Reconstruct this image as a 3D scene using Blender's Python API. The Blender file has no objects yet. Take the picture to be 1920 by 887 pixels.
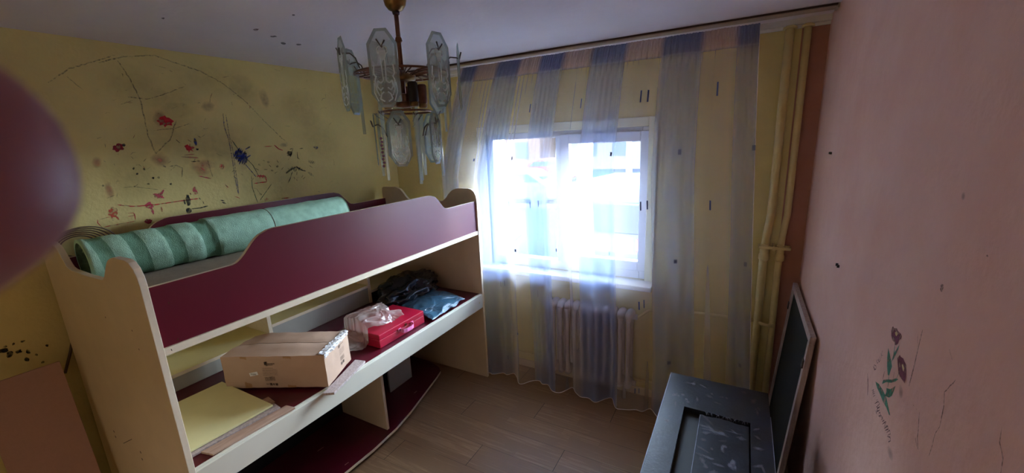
import bpy, bmesh, math, random
from mathutils import Vector, Matrix, noise
random.seed(7)
PI = math.pi
sc = bpy.context.scene
COL = sc.collection

# ------------------------------------------------------------------ camera solve
F = 768.566
def rotm(a, b, c):
    Rx = Matrix(((1,0,0),(0,math.cos(a),-math.sin(a)),(0,math.sin(a),math.cos(a))))
    Ry = Matrix(((math.cos(b),0,math.sin(b)),(0,1,0),(-math.sin(b),0,math.cos(b))))
    Rz = Matrix(((math.cos(c),-math.sin(c),0),(math.sin(c),math.cos(c),0),(0,0,1)))
    return Rz @ Rx @ Ry
Q = rotm(0.22928032, 0.51420364, -0.04427778)
RW = Matrix((Q.col[0], Q.col[2], -Q.col[1]))      # world = RW @ (right, down, forward)
CAM = Vector((0, 0, 1.9))
def ray(px, py): return RW @ Vector((px-960, py-443.5, F))
def onx(px, py, x): d = ray(px, py); return CAM + d*(x/d.x)
def ony(px, py, y): d = ray(px, py); return CAM + d*(y/d.y)
def onz(px, py, z): d = ray(px, py); return CAM + d*((z-1.9)/d.z)
def cam2w(x, y, z): return CAM + RW @ Vector((x, y, z))

cd = bpy.data.cameras.new('camera')
cam = bpy.data.objects.new('camera', cd)
COL.objects.link(cam); sc.camera = cam
cd.sensor_fit = 'HORIZONTAL'; cd.sensor_width = 36; cd.lens = F/1920*36
cd.clip_start = 0.004; cd.clip_end = 300
M = Matrix.Identity(4)
for r in range(3):
    M[r][0] = RW[r][0]; M[r][1] = -RW[r][1]; M[r][2] = -RW[r][2]
M.translation = CAM
cam.matrix_world = M
cd.dof.use_dof = True; cd.dof.focus_distance = 2.4; cd.dof.aperture_fstop = 15.0

# ------------------------------------------------------------------ room measures
XL, XR, YW, YB, H = -2.78, 0.345, 2.83, -1.35, 2.46

# ------------------------------------------------------------------ materials
def hexc(r, g, b):
    f = lambda c: ((c/255+0.055)/1.055)**2.4 if c/255 > 0.04045 else c/255/12.92
    return (f(r), f(g), f(b), 1)
def new_mat(name):
    m = bpy.data.materials.new(name); m.use_nodes = True
    nt = m.node_tree; b = nt.nodes['Principled BSDF']
    return m, nt, b
def mat(name, col, rough=0.6, metal=0, var=0.0, vscale=6, bump=0.0, bscale=40, stretch=(1,1,1), col2=None, spec=0.5, coat=0):
    m, nt, b = new_mat(name)
    b.inputs['Roughness'].default_value = rough; b.inputs['Metallic'].default_value = metal
    b.inputs['Specular IOR Level'].default_value = spec
    b.inputs['Coat Weight'].default_value = coat
    b.inputs['Base Color'].default_value = col
    L = nt.links
    tc = nt.nodes.new('ShaderNodeTexCoord'); mp = nt.nodes.new('ShaderNodeMapping')
    mp.inputs['Scale'].default_value = stretch
    L.new(tc.outputs['Object'], mp.inputs['Vector'])
    if var > 0 or col2:
        n = nt.nodes.new('ShaderNodeTexNoise'); n.inputs['Scale'].default_value = vscale
        n.inputs['Detail'].default_value = 8; n.inputs['Roughness'].default_value = 0.62
        L.new(mp.outputs[0], n.inputs['Vector'])
        rp = nt.nodes.new('ShaderNodeValToRGB')
        rp.color_ramp.elements[0].position = 0.32; rp.color_ramp.elements[1].position = 0.68
        c2 = col2 if col2 else tuple(c*(1-var) for c in col[:3])+(1,)
        rp.color_ramp.elements[0].color = c2; rp.color_ramp.elements[1].color = col
        L.new(n.outputs['Fac'], rp.inputs[0]); L.new(rp.outputs[0], b.inputs['Base Color'])
    if bump > 0:
        n2 = nt.nodes.new('ShaderNodeTexNoise'); n2.inputs['Scale'].default_value = bscale
        n2.inputs['Detail'].default_value = 6
        L.new(mp.outputs[0], n2.inputs['Vector'])
        bp = nt.nodes.new('ShaderNodeBump'); bp.inputs['Strength'].default_value = bump
        bp.inputs['Distance'].default_value = 0.01
        L.new(n2.outputs['Fac'], bp.inputs['Height']); L.new(bp.outputs[0], b.inputs['Normal'])
    return m
def ink(name, col, cover=0.7, scale=60):
    """crayon / felt pen / grime: a broken, partly covering layer"""
    m, nt, b = new_mat(name); L = nt.links
    b.inputs['Base Color'].default_value = col; b.inputs['Roughness'].default_value = 0.8
    tr = nt.nodes.new('ShaderNodeBsdfTransparent'); mx = nt.nodes.new('ShaderNodeMixShader')
    tc = nt.nodes.new('ShaderNodeTexCoord'); n = nt.nodes.new('ShaderNodeTexNoise')
    n.inputs['Scale'].default_value = scale; n.inputs['Detail'].default_value = 5
    L.new(tc.outputs['Object'], n.inputs['Vector'])
    r = nt.nodes.new('ShaderNodeMapRange')
    r.inputs['From Min'].default_value = 0.35; r.inputs['From Max'].default_value = 0.62
    r.inputs['To Min'].default_value = max(0, cover-0.45); r.inputs['To Max'].default_value = min(1, cover+0.2)
    L.new(n.outputs['Fac'], r.inputs['Value']); L.new(r.outputs[0], mx.inputs[0])
    L.new(tr.outputs[0], mx.inputs[1]); L.new(b.outputs[0], mx.inputs[2])
    L.new(mx.outputs[0], nt.nodes['Material Output'].inputs[0])
    return m
def smear(name, col, cover):
    m, nt, b = new_mat(name); L = nt.links
    b.inputs['Base Color'].default_value = col; b.inputs['Roughness'].default_value = 0.9
    tr = nt.nodes.new('ShaderNodeBsdfTransparent'); mx = nt.nodes.new('ShaderNodeMixShader')
    uv = nt.nodes.new('ShaderNodeUVMap'); uv.uv_map = 'UVMap'
    sep = nt.nodes.new('ShaderNodeSeparateXYZ'); L.new(uv.outputs[0], sep.inputs[0])
    tc = nt.nodes.new('ShaderNodeTexCoord'); n = nt.nodes.new('ShaderNodeTexNoise')
    n.inputs['Scale'].default_value = 30; n.inputs['Detail'].default_value = 5
    L.new(tc.outputs['Object'], n.inputs['Vector'])
    mu = nt.nodes.new('ShaderNodeMath'); mu.operation = 'MULTIPLY'
    L.new(sep.outputs[0], mu.inputs[0]); L.new(n.outputs['Fac'], mu.inputs[1])
    m2 = nt.nodes.new('ShaderNodeMath'); m2.operation = 'MULTIPLY'; m2.inputs[1].default_value = cover*2
    L.new(mu.outputs[0], m2.inputs[0]); L.new(m2.outputs[0], mx.inputs[0])
    L.new(tr.outputs[0], mx.inputs[1]); L.new(b.outputs[0], mx.inputs[2])
    L.new(mx.outputs[0], nt.nodes['Material Output'].inputs[0])
    return m

MT = {}
MT['yellow'] = mat('yellow_wall_paint', hexc(226,208,140), 0.85, var=0.11, vscale=3.2, bump=0.25, bscale=55, spec=0.2)
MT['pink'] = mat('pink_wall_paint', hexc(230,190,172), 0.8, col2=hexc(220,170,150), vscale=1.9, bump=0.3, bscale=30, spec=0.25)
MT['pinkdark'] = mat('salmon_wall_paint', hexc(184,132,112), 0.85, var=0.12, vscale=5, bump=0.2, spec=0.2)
MT['ceil'] = mat('ceiling_paint', hexc(226,218,222), 0.9, var=0.06, vscale=2.0, bump=0.15, bscale=35, spec=0.2)
MT['white'] = mat('white_paint', hexc(226,222,216), 0.6, var=0.08, vscale=8)
MT['plaster'] = mat('pale_yellow_plaster', hexc(236,232,196), 0.8, var=0.08, vscale=8, bump=0.2)
MT['cream'] = mat('cream_laminate', hexc(212,190,160), 0.5, var=0.07, vscale=9, bump=0.03, bscale=120)
MT['creamy'] = mat('yellowish_laminate', hexc(226,216,158), 0.5, var=0.08, vscale=7)
MT['edge'] = mat('cream_edge_band', hexc(236,220,192), 0.5, var=0.08, vscale=30)
MT['apron'] = mat('pale_grey_cream_laminate', hexc(222,216,196), 0.42, var=0.05, vscale=6)
MT['maroon'] = mat('maroon_laminate', hexc(88,12,30), 0.33, var=0.12, vscale=3, bump=0.015, bscale=200, spec=0.6)
MT['maroonf'] = mat('maroon_satin_laminate', hexc(98,10,32), 0.36, var=0.1, vscale=3, spec=0.55)
MT['greypanel'] = mat('grey_beige_back_board', hexc(178,176,164), 0.35, var=0.08, vscale=5)
MT['mattress'] = mat('mattress_cloth', hexc(168,150,130), 0.95, var=0.15, vscale=20, bump=0.2, bscale=90)
MT['pvc'] = mat('window_pvc', hexc(222,226,236), 0.35)
MT['pipe'] = mat('yellowed_pipe_paint', hexc(222,202,138), 0.42, var=0.13, vscale=14, bump=0.06, bscale=30)
MT['iron'] = mat('cast_iron_paint', hexc(196,182,178), 0.5, var=0.12, vscale=12, bump=0.08, bscale=60)
MT['brass'] = mat('antique_brass', hexc(150,118,78), 0.3, metal=1.0, var=0.3, vscale=40)
MT['copper'] = mat('copper_brown_metal', hexc(132,92,74), 0.38, metal=0.9, var=0.3, vscale=40)
MT['darkwire'] = mat('tarnished_wire', hexc(78,66,60), 0.4, metal=0.8)
MT['card'] = mat('cardboard', hexc(190,156,130), 0.85, var=0.1, vscale=7, bump=0.08, bscale=25)
MT['cardd'] = mat('packing_tape_brown', hexc(168,124,80), 0.35, var=0.08, vscale=7)
MT['print'] = ink('box_print', hexc(66,48,40), 0.75, 200)
MT['sticker'] = mat('paper_sticker', hexc(232,228,224), 0.6)
MT['tapec'] = mat('shiny_clear_tape', hexc(225,220,216), 0.18, bump=0.8, bscale=50, spec=0.9)
MT['wood'] = mat('raw_wood', hexc(190,156,132), 0.7, col2=hexc(156,120,98), vscale=7, stretch=(9,1,9), bump=0.1)
MT['woodx'] = mat('grey_pink_wood', hexc(196,176,168), 0.75, col2=hexc(156,136,126), vscale=8, stretch=(12,12,1.2), bump=0.1)
MT['particle'] = mat('chipboard_edge', hexc(150,106,78), 0.9, var=0.5, vscale=120, bump=0.3, bscale=200)
MT['red'] = mat('red_painted_case', hexc(186,16,52), 0.35, var=0.12, vscale=18, spec=0.6)
MT['pinkh'] = mat('pink_plastic', hexc(236,130,176), 0.35)
MT['black'] = mat('worn_black_leatherette', hexc(34,40,54), 0.42, col2=hexc(17,20,28), vscale=9, bump=0.12, bscale=80, spec=0.55)
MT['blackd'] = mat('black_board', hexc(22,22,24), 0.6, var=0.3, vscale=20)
MT['dust'] = smear('grey_dust', hexc(150,158,176), 0.42)
MT['darkedge'] = mat('pale_worn_edge', hexc(150,156,176), 0.5, var=0.3, vscale=30)
MT['pinkboard'] = mat('pinkish_board', hexc(176,138,122), 0.7, var=0.06, vscale=60, bump=0.05, bscale=150)
MT['cable'] = mat('dark_cable', hexc(96,72,52), 0.5)
MT['hook'] = mat('black_hook', hexc(26,20,22), 0.5)
MT['rail'] = mat('brown_rail', hexc(176,156,138), 0.5, var=0.15, vscale=12)
MT['groove'] = mat('dark_rail_groove', hexc(60,38,30), 0.7)
MT['skin'] = mat('skin', hexc(160,104,108), 0.5, var=0.12, vscale=60)
MT['nail'] = mat('nail', hexc(200,150,146), 0.25)
MT['sleeve'] = mat('dark_sleeve', hexc(40,42,52), 0.9, bump=0.2, bscale=300)

# striped green foam underlay roll: darker helical bands where the turns step back
def roll_mat():
    m, nt, b = new_mat('green_foam'); L = nt.links
    b.inputs['Roughness'].default_value = 0.7
    uv = nt.nodes.new('ShaderNodeUVMap'); uv.uv_map = 'UVMap'
    sp = nt.nodes.new('ShaderNodeSeparateXYZ'); L.new(uv.outputs[0], sp.inputs[0])
    # u along the roll, v round it; slanted coordinate
    ma = nt.nodes.new('ShaderNodeMath'); ma.operation = 'MULTIPLY_ADD'
    ma.inputs[1].default_value = 0.06; L.new(sp.outputs[1], ma.inputs[0]); L.new(sp.outputs[0], ma.inputs[2])
    rp = nt.nodes.new('ShaderNodeValToRGB'); rp.color_ramp.interpolation = 'CONSTANT'
    lt = hexc(172,214,186); dk = hexc(116,162,132)
    e = rp.color_ramp.elements
    e[0].position = 0; e[0].color = lt; e[1].position = 0.045; e[1].color = dk
    for p, c in ((0.085,lt),(0.13,dk),(0.175,lt),(0.235,dk),(0.285,lt),(0.345,dk),(0.395,lt)):
        x = e.new(p); x.color = c
    L.new(ma.outputs[0], rp.inputs[0])
    tc = nt.nodes.new('ShaderNodeTexCoord'); n = nt.nodes.new('ShaderNodeTexNoise')
    n.inputs['Scale'].default_value = 25; n.inputs['Detail'].default_value = 6
    L.new(tc.outputs['Object'], n.inputs['Vector'])
    mx = nt.nodes.new('ShaderNodeMix'); mx.data_type = 'RGBA'; mx.blend_type = 'MULTIPLY'
    mx.inputs[0].default_value = 0.55
    L.new(rp.outputs[0], mx.inputs[6]); 
    r2 = nt.nodes.new('ShaderNodeValToRGB'); r2.color_ramp.elements[0].color = (.6,.66,.62,1)
    r2.color_ramp.elements[0].position = .35; r2.color_ramp.elements[1].position = .6
    L.new(n.outputs['Fac'], r2.inputs[0]); L.new(r2.outputs[0], mx.inputs[7])
    L.new(mx.outputs[2], b.inputs['Base Color'])
    v = nt.nodes.new('ShaderNodeTexVoronoi'); v.inputs['Scale'].default_value = 260
    L.new(tc.outputs['Object'], v.inputs['Vector'])
    bp = nt.nodes.new('ShaderNodeBump'); bp.inputs['Strength'].default_value = .35; bp.inputs['Distance'].default_value = .003
    L.new(v.outputs['Distance'], bp.inputs['Height']); L.new(bp.outputs[0], b.inputs['Normal'])
    return m
MT['foam'] = roll_mat()
MT['foamend'] = mat('foam_roll_end', hexc(98,130,104), 0.9, var=0.5, vscale=60, bump=0.5, bscale=60)

def glass_clear(name, tint, gloss=0.12, rough=0.03):
    m, nt, b = new_mat(name); L = nt.links
    nt.nodes.remove(b)
    tr = nt.nodes.new('ShaderNodeBsdfTransparent'); tr.inputs[0].default_value = tint
    gl = nt.nodes.new('ShaderNodeBsdfGlossy'); gl.inputs['Roughness'].default_value = rough
    gl.inputs[0].default_value = (1,1,1,1)
    fr = nt.nodes.new('ShaderNodeFresnel'); fr.inputs[0].default_value = 1.5
    ad = nt.nodes.new('ShaderNodeMath'); ad.operation = 'ADD'; ad.inputs[1].default_value = gloss
    L.new(fr.outputs[0], ad.inputs[0])
    mx = nt.nodes.new('ShaderNodeMixShader'); L.new(ad.outputs[0], mx.inputs[0])
    L.new(tr.outputs[0], mx.inputs[1]); L.new(gl.outputs[0], mx.inputs[2])
    L.new(mx.outputs[0], nt.nodes['Material Output'].inputs[0])
    return m
MT['pane'] = glass_clear('window_glass', (.96,.98,1,1), 0.0)
def milky(name, col, tint, dfac, gfac):
    m, nt, b = new_mat(name); L = nt.links; nt.nodes.remove(b)
    tr = nt.nodes.new('ShaderNodeBsdfTransparent'); tr.inputs[0].default_value = tint
    df = nt.nodes.new('ShaderNodeBsdfDiffuse'); df.inputs[0].default_value = col
    tl = nt.nodes.new('ShaderNodeBsdfTranslucent'); tl.inputs[0].default_value = col
    gl = nt.nodes.new('ShaderNodeBsdfGlossy'); gl.inputs['Roughness'].default_value = .12
    a = nt.nodes.new('ShaderNodeMixShader'); a.inputs[0].default_value = .5
    L.new(df.outputs[0], a.inputs[1]); L.new(tl.outputs[0], a.inputs[2])
    b2 = nt.nodes.new('ShaderNodeMixShader'); b2.inputs[0].default_value = dfac
    L.new(tr.outputs[0], b2.inputs[1]); L.new(a.outputs[0], b2.inputs[2])
    c = nt.nodes.new('ShaderNodeMixShader'); c.inputs[0].default_value = gfac
    L.new(b2.outputs[0], c.inputs[1]); L.new(gl.outputs[0], c.inputs[2])
    L.new(c.outputs[0], nt.nodes['Material Output'].inputs[0])
    return m
MT['cglass'] = milky('chandelier_glass', hexc(206,220,216), (.90,.95,.93,1), .30, .08)
MT['cbevel'] = mat('ground_glass_edge', hexc(168,180,182), 0.25)
def veil(name, col, fac, rough=0.5, gloss=0.0, transl=0.5):
    m, nt, b = new_mat(name); L = nt.links
    nt.nodes.remove(b)
    tr = nt.nodes.new('ShaderNodeBsdfTransparent')
    df = nt.nodes.new('ShaderNodeBsdfDiffuse'); df.inputs[0].default_value = col
    tl = nt.nodes.new('ShaderNodeBsdfTranslucent'); tl.inputs[0].default_value = col
    m1 = nt.nodes.new('ShaderNodeMixShader'); m1.inputs[0].default_value = transl
    L.new(df.outputs[0], m1.inputs[1]); L.new(tl.outputs[0], m1.inputs[2])
    last = m1
    if gloss:
        gl = nt.nodes.new('ShaderNodeBsdfGlossy'); gl.inputs['Roughness'].default_value = rough
        m3 = nt.nodes.new('ShaderNodeMixShader'); m3.inputs[0].default_value = gloss
        L.new(m1.outputs[0], m3.inputs[1]); L.new(gl.outputs[0], m3.inputs[2]); last = m3
    m2 = nt.nodes.new('ShaderNodeMixShader'); m2.inputs[0].default_value = fac
    L.new(tr.outputs[0], m2.inputs[1]); L.new(last.outputs[0], m2.inputs[2])
    L.new(m2.outputs[0], nt.nodes['Material Output'].inputs[0])
    return m
MT['frost'] = veil('etched_frosting', hexc(236,242,240), 0.72)
MT['haze'] = veil('sandblasted_glass', hexc(190,204,200), 0.30)
MT['clearbag'] = veil('milky_plastic', hexc(226,212,200), 0.62, 0.22, 0.22)
MT['mesh'] = veil('insect_mesh', hexc(70,72,70), 0.88, transl=0.2)
MT['bag'] = mat('black_plastic_sheet', hexc(26,38,46), 0.22, bump=0.25, bscale=30, spec=0.7)
def bubble():
    m, nt, b = new_mat('bubble_wrap'); L = nt.links
    b.inputs['Base Color'].default_value = hexc(66,104,124); b.inputs['Roughness'].default_value = 0.2
    b.inputs['Specular IOR Level'].default_value = 0.9
    tc = nt.nodes.new('ShaderNodeTexCoord'); v = nt.nodes.new('ShaderNodeTexVoronoi')
    v.inputs['Scale'].default_value = 95; v.inputs['Randomness'].default_value = 0.1
    L.new(tc.outputs['Object'], v.inputs['Vector'])
    bp = nt.nodes.new('ShaderNodeBump'); bp.invert = True
    bp.inputs['Strength'].default_value = 1; bp.inputs['Distance'].default_value = 0.004
    L.new(v.outputs['Distance'], bp.inputs['Height']); L.new(bp.outputs[0], b.inputs['Normal'])
    return m
MT['bubble'] = bubble()

# ------------------------------------------------------------------ mesh helpers
def link(name, bm, mats, parent=None, smooth=False, bev=0):
    me = bpy.data.meshes.new(name)
    bm.normal_update(); bm.to_mesh(me); bm.free()
    if not isinstance(mats, (list, tuple)): mats = [mats]
    for m in mats: me.materials.append(m)
    if smooth:
        for p in me.polygons: p.use_smooth = True
    o = bpy.data.objects.new(name, me); COL.objects.link(o)
    if parent: o.parent = parent
    if bev:
        b = o.modifiers.new('edge', 'BEVEL'); b.width = bev; b.segments = 2; b.limit_method = 'ANGLE'
        b.angle_limit = math.radians(40)
    return o
def empty(name, label, cat, group=None, loc=(0,0,0)):
    o = bpy.data.objects.new(name, None); COL.objects.link(o); o.location = loc
    o.empty_display_size = .05
    o['label'] = label; o['category'] = cat
    if group: o['group'] = group
    return o
def tag(o, label=None, cat=None, group=None, kind=None):
    if label: o['label'] = label
    if cat: o['category'] = cat
    if group: o['group'] = group
    if kind: o['kind'] = kind
    return o
def recenter(o):
    """move the origin of a mesh to its base centre, keeping the shape in place"""
    vs = [v.co for v in o.data.vertices]
    c = Vector(((min(v.x for v in vs)+max(v.x for v in vs))/2, (min(v.y for v in vs)+max(v.y for v in vs))/2, min(v.z for v in vs)))
    o.data.transform(Matrix.Translation(-c)); o.location = o.location + c
    return o
def box(bm, x0, x1, y0, y1, z0, z1, mi=0, mat4=None):
    vs = [bm.verts.new((x, y, z)) for x in (x0,x1) for y in (y0,y1) for z in (z0,z1)]
    if mat4:
        for v in vs: v.co = mat4 @ v.co
    for f in ((0,1,3,2),(4,6,7,5),(0,4,5,1),(2,3,7,6),(0,2,6,4),(1,5,7,3)):
        fc = bm.faces.new([vs[i] for i in f]); fc.material_index = mi
    return vs
def boxobj(name, d, m, parent=None, bev=0.0015, mat4=None):
    bm = bmesh.new(); box(bm, *d, mat4=mat4); return link(name, bm, m, parent, bev=bev)
def prism(bm, pts, axis, a, b, mi=0, mside=None):
    """extrude a 2-D outline along axis ('x','y','z') from a to b"""
    def P(p, t):
        return {'x': (t, p[0], p[1]), 'y': (p[0], t, p[1]), 'z': (p[0], p[1], t)}[axis]
    A = [bm.verts.new(P(p, a)) for p in pts]; B = [bm.verts.new(P(p, b)) for p in pts]
    n = len(pts)
    for f in (bm.faces.new(A), bm.faces.new(B[::-1])): f.material_index = mi
    for i in range(n):
        f = bm.faces.new((A[i], B[i], B[(i+1) % n], A[(i+1) % n]))
        f.material_index = mi if mside is None else mside
def tube(bm, pts, r, seg=8, mi=0, caps=True, closed=False):
    pts = [Vector(p) for p in pts]; rings = []
    n = len(pts); prev = None
    for i, p in enumerate(pts):
        if closed: d = (pts[(i+1) % n]-pts[i-1]).normalized()
        else: d = (pts[min(i+1, n-1)]-pts[max(i-1, 0)]).normalized()
        if prev is None:
            u = d.cross(Vector((0,0,1)))
            if u.length < 1e-3: u = d.cross(Vector((1,0,0)))
            u.normalize()
        else:
            u = (prev - d*prev.dot(d)).normalized()
        prev = u; v = d.cross(u)
        rr = r[i] if isinstance(r, (list, tuple)) else r
        rings.append([bm.verts.new(p + u*rr*math.cos(2*PI*k/seg) + v*rr*math.sin(2*PI*k/seg)) for k in range(seg)])
    m = n if closed else n-1
    for i in range(m):
        a, b = rings[i], rings[(i+1) % n]
        for k in range(seg):
            f = bm.faces.new((a[k], a[(k+1) % seg], b[(k+1) % seg], b[k])); f.material_index = mi; f.smooth = True
    if caps and not closed:
        bm.faces.new(rings[0][::-1]).material_index = mi; bm.faces.new(rings[-1]).material_index = mi
def lathe(bm, prof, c, seg=24, mi=0):
    rings = []
    for r, z in prof:
        rings.append([bm.verts.new((c[0]+r*math.cos(2*PI*k/seg), c[1]+r*math.sin(2*PI*k/seg), c[2]+z)) for k in range(seg)])
    for a, b in zip(rings, rings[1:]):
        for k in range(seg):
            f = bm.faces.new((a[k], a[(k+1) % seg], b[(k+1) % seg], b[k])); f.material_index = mi; f.smooth = True
    bm.faces.new(rings[0][::-1]).material_index = mi; bm.faces.new(rings[-1]).material_index = mi
def sstep(a, b, n=8, y0=0, y1=1):
    """points of an S curve from (a,y0) to (b,y1)"""
    out = []
    for i in range(n+1):
        t = i/n; s = t*t*(3-2*t)
        out.append((a+(b-a)*t, y0+(y1-y0)*s))
    return out

# ------------------------------------------------------------------ marks on walls
class Marks:
    """thin paint layer lying on a wall plane x = const, added to the wall's own mesh"""
    def __init__(s, bm, x, sgn, uv):
        s.bm, s.x, s.g, s.k, s.uv = bm, x, sgn, 0, uv
    def P(s, px, py):
        p = onx(px, py, s.x); return (p.y, p.z)
    def off(s):
        s.k += 1; return s.x + s.g*(0.0006 + 0.000004*s.k)
    def stroke(s, pts, w, mi, jit=0.0):
        q = [s.P(*p) for p in pts]
        # refine
        r = [q[0]]
        for a, b in zip(q, q[1:]):
            d = math.dist(a, b); n = max(1, int(d/0.012))
            for i in range(1, n+1):
                t = i/n
                r.append((a[0]+(b[0]-a[0])*t+random.uniform(-1,1)*jit, a[1]+(b[1]-a[1])*t+random.uniform(-1,1)*jit))
        x = s.off(); L = []; R_ = []
        for i, p in enumerate(r):
            a = r[max(0, i-1)]; b = r[min(len(r)-1, i+1)]
            dx, dy = b[0]-a[0], b[1]-a[1]; l = math.hypot(dx, dy) or 1
            ww = w*0.62*(0.75+0.5*random.random())
            if i in (0, len(r)-1): ww *= 0.4
            L.append(s.bm.verts.new((x, p[0]-dy/l*ww, p[1]+dx/l*ww))); R_.append(s.bm.verts.new((x, p[0]+dy/l*ww, p[1]-dx/l*ww)))
        for i in range(len(r)-1):
            f = s.bm.faces.new((L[i], L[i+1], R_[i+1], R_[i])); f.material_index = mi
            for lp in f.loops: lp[s.uv].uv = (1, 0)
    def blob(s, px, py, rx, ry, mi, rough=0.35, n=18, soft=False, rot=0):
        c = s.P(px, py); ex = s.P(px+rx, py); ey = s.P(px, py-ry)
        a, b = math.dist(c, ex), math.dist(c, ey); x = s.off()
        ca, sa = math.cos(rot), math.sin(rot)
        rings = [1.0] if not soft else [0.5, 1.0]
        ph = random.random()*9
        cv = s.bm.verts.new((x, c[0], c[1])); prev = None; rv = []
        for rr in rings:
            ring = []
            for k in range(n):
                t = 2*PI*k/n
                q = 1 + rough*(random.random()-.5)*(1 if not soft else .5) + rough*.22*math.sin(2*t+ph)
                u, v = a*rr*q*math.cos(t), b*rr*q*math.sin(t)
                ring.append(s.bm.verts.new((x, c[0]+u*ca-v*sa, c[1]+u*sa+v*ca)))
            rv.append(ring)
        for k in range(n):
            f = s.bm.faces.new((cv, rv[0][k], rv[0][(k+1) % n])); f.material_index = mi
            for lp in f.loops: lp[s.uv].uv = (1 if lp.vert is cv or not soft else .7, 0)
        if soft:
            for k in range(n):
                f = s.bm.faces.new((rv[0][k], rv[1][k], rv[1][(k+1) % n], rv[0][(k+1) % n])); f.material_index = mi
                for lp in f.loops: lp[s.uv].uv = (.7 if lp.vert in rv[0] else 0, 0)
    def scribble(s, px, py, rx, ry, n, w, mi, ang=0.0):
        pts = []
        for i in range(n):
            t = i/(n-1)*2-1; sg = 1 if i % 2 else -1
            u = t*rx + random.uniform(-.15,.15)*rx; v = sg*ry*(0.6+0.4*random.random())*math.sqrt(max(0.15, 1-t*t))
            pts.append((px+u*math.cos(ang)-v*math.sin(ang), py+u*math.sin(ang)+v*math.cos(ang)))
        s.stroke(pts, w, mi)

# ------------------------------------------------------------------ room shell
def struct(o): o['kind'] = 'structure'; return o

bm = bmesh.new(); uvl = bm.loops.layers.uv.new('UVMap')
box(bm, XL-.12, XL, YB-.1, YW+.32, -0.02, H+.02)
K = Marks(bm, XL, 1, uvl)
RED, DRED, PNK, BLU, BLK, GRY, ORG, LIL, SPNK, SDRT, GRN = 1,2,3,4,5,6,7,8,9,10,11
# grime patches
for px, py, rx, ry in ((250,160,60,45),(400,150,70,40),(330,250,80,60),(430,270,60,50),(560,200,40,40),(500,330,90,50),(250,330,60,50),(380,310,60,40),(330,190,50,35),(460,170,30,30),(600,260,40,50)):
    K.blob(px, py, rx, ry, SDRT, .3, 20, True)
for px, py, rx, ry in ((390,200,14,10),(380,310,24,12),(300,300,18,16),(205,358,8,20),(496,185,10,18),(300,222,15,15)):
    K.blob(px, py, rx, ry, SPNK, .4, 16, True)
# large faint arcs
K.stroke([(185,118),(230,106),(290,104),(340,122),(375,133),(420,158),(460,190),(500,232),(540,270)], .0045, GRY, .002)
K.stroke([(90,155),(130,128),(170,118),(215,103)], .004, GRY, .002)
K.stroke([(125,143),(155,168)], .003, GRY, .002)
K.stroke([(220,114),(245,150),(262,185),(270,220),(278,255),(292,288),(320,260),(330,225)], .0045, GRY, .002)
K.stroke([(240,182),(275,186),(310,176),(345,162)], .0035, GRY, .002)
K.stroke([(225,196),(250,188)], .003, GRY, .001); K.stroke([(290,122),(312,128)], .003, GRY, .001)
K.stroke([(288,245),(330,240),(355,232)], .003, GRY, .001)
# blue-lilac long pen lines
K.stroke([(418,212),(421,240),(429,262),(434,290),(440,330),(446,362)], .005, LIL, .001)
K.stroke([(423,215),(430,255),(436,280),(443,330),(448,365)], .004, LIL, .001)
K.stroke([(434,262),(450,285),(474,310),(485,330)], .004, GRN, .001)
# red blots
K.blob(309,227,13,11,RED,.5); K.blob(222,277,10,7,DRED,.5); K.blob(232,272,3,3,BLK,.5)
K.blob(355,277,7,5,RED,.9,14); K.stroke([(348,272),(362,284)],.006,RED); K.stroke([(356,270),(354,286)],.005,RED)
K.blob(182,303,9,10,SDRT,.4,14,True); K.blob(182,304,9,10,ORG-0,.4,14) if False else K.blob(182,304,10,11,SPNK,.4,16,True)
K.blob(212,398,9,9,ORG,.4); K.stroke([(216,404),(223,412)],.008,ORG); K.stroke([(208,402),(212,414)],.006,ORG)
K.blob(298,368,10,6,PNK,.8); K.stroke([(300,366),(307,356)],.008,PNK); K.blob(280,386,7,7,PNK,.5); K.stroke([(284,390),(288,402)],.010,PNK)
K.blob(278,415,8,4,DRED,.3); K.stroke([(302,388),(304,397)],.008,RED); K.blob(366,358,4,8,PNK,.5,12)
K.stroke([(220,384),(250,387),(290,384),(345,376),(372,372)], .004, RED, .0008)
K.stroke([(183,412),(183,418),(192,427)],.003,RED); K.stroke([(195,426),(225,420),(255,414)],.003,ORG,.001)
K.stroke([(240,406),(252,404),(250,399),(240,400)],.003,RED); K.stroke([(252,400),(254,412)],.004,RED)
K.stroke([(186,412),(200,408),(210,406)],.002,ORG)
K.stroke([(340,294),(372,296)],.006,SPNK); K.stroke([(345,291),(365,289)],.004,SPNK); K.blob(380,322,12,8,SPNK,.5,16,True)
K.stroke([(372,330),(396,335)],.005,PNK); K.stroke([(376,314),(384,320)],.005,PNK)
K.stroke([(412,308),(420,310),(418,317),(413,316)],.003,RED); K.scribble(416,312,4,5,7,.003,RED,.3)
K.stroke([(422,346),(428,352)],.005,RED); K.stroke([(440,368),(450,372)],.003,RED)
K.stroke([(495,275),(510,274)],.003,RED); K.stroke([(514,272),(522,279),(530,282)],.006,RED)
K.scribble(490,331,9,4,10,.004,RED,.1); K.stroke([(482,330),(498,330)],.006,RED); K.stroke([(497,330),(500,341)],.005,RED); K.stroke([(476,344),(500,341)],.005,RED)
K.stroke([(528,372),(542,371)],.005,RED); K.scribble(500,374,4,4,6,.003,RED)
K.blob(532,272,8,5,SPNK,.4,14,True)
# blue scribble
K.scribble(449,290,9,17,13,.0065,BLU,.35); K.scribble(456,298,9,14,10,.007,BLU,.4); K.stroke([(460,280),(469,275)],.007,BLU); K.stroke([(458,298),(470,291)],.006,BLU)
K.stroke([(458,306),(472,322),(480,332)],.004,BLU); K.blob(366,266,3,6,BLU,.5,10)
K.blob(592,277,4,3,LIL,.4,12)
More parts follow.
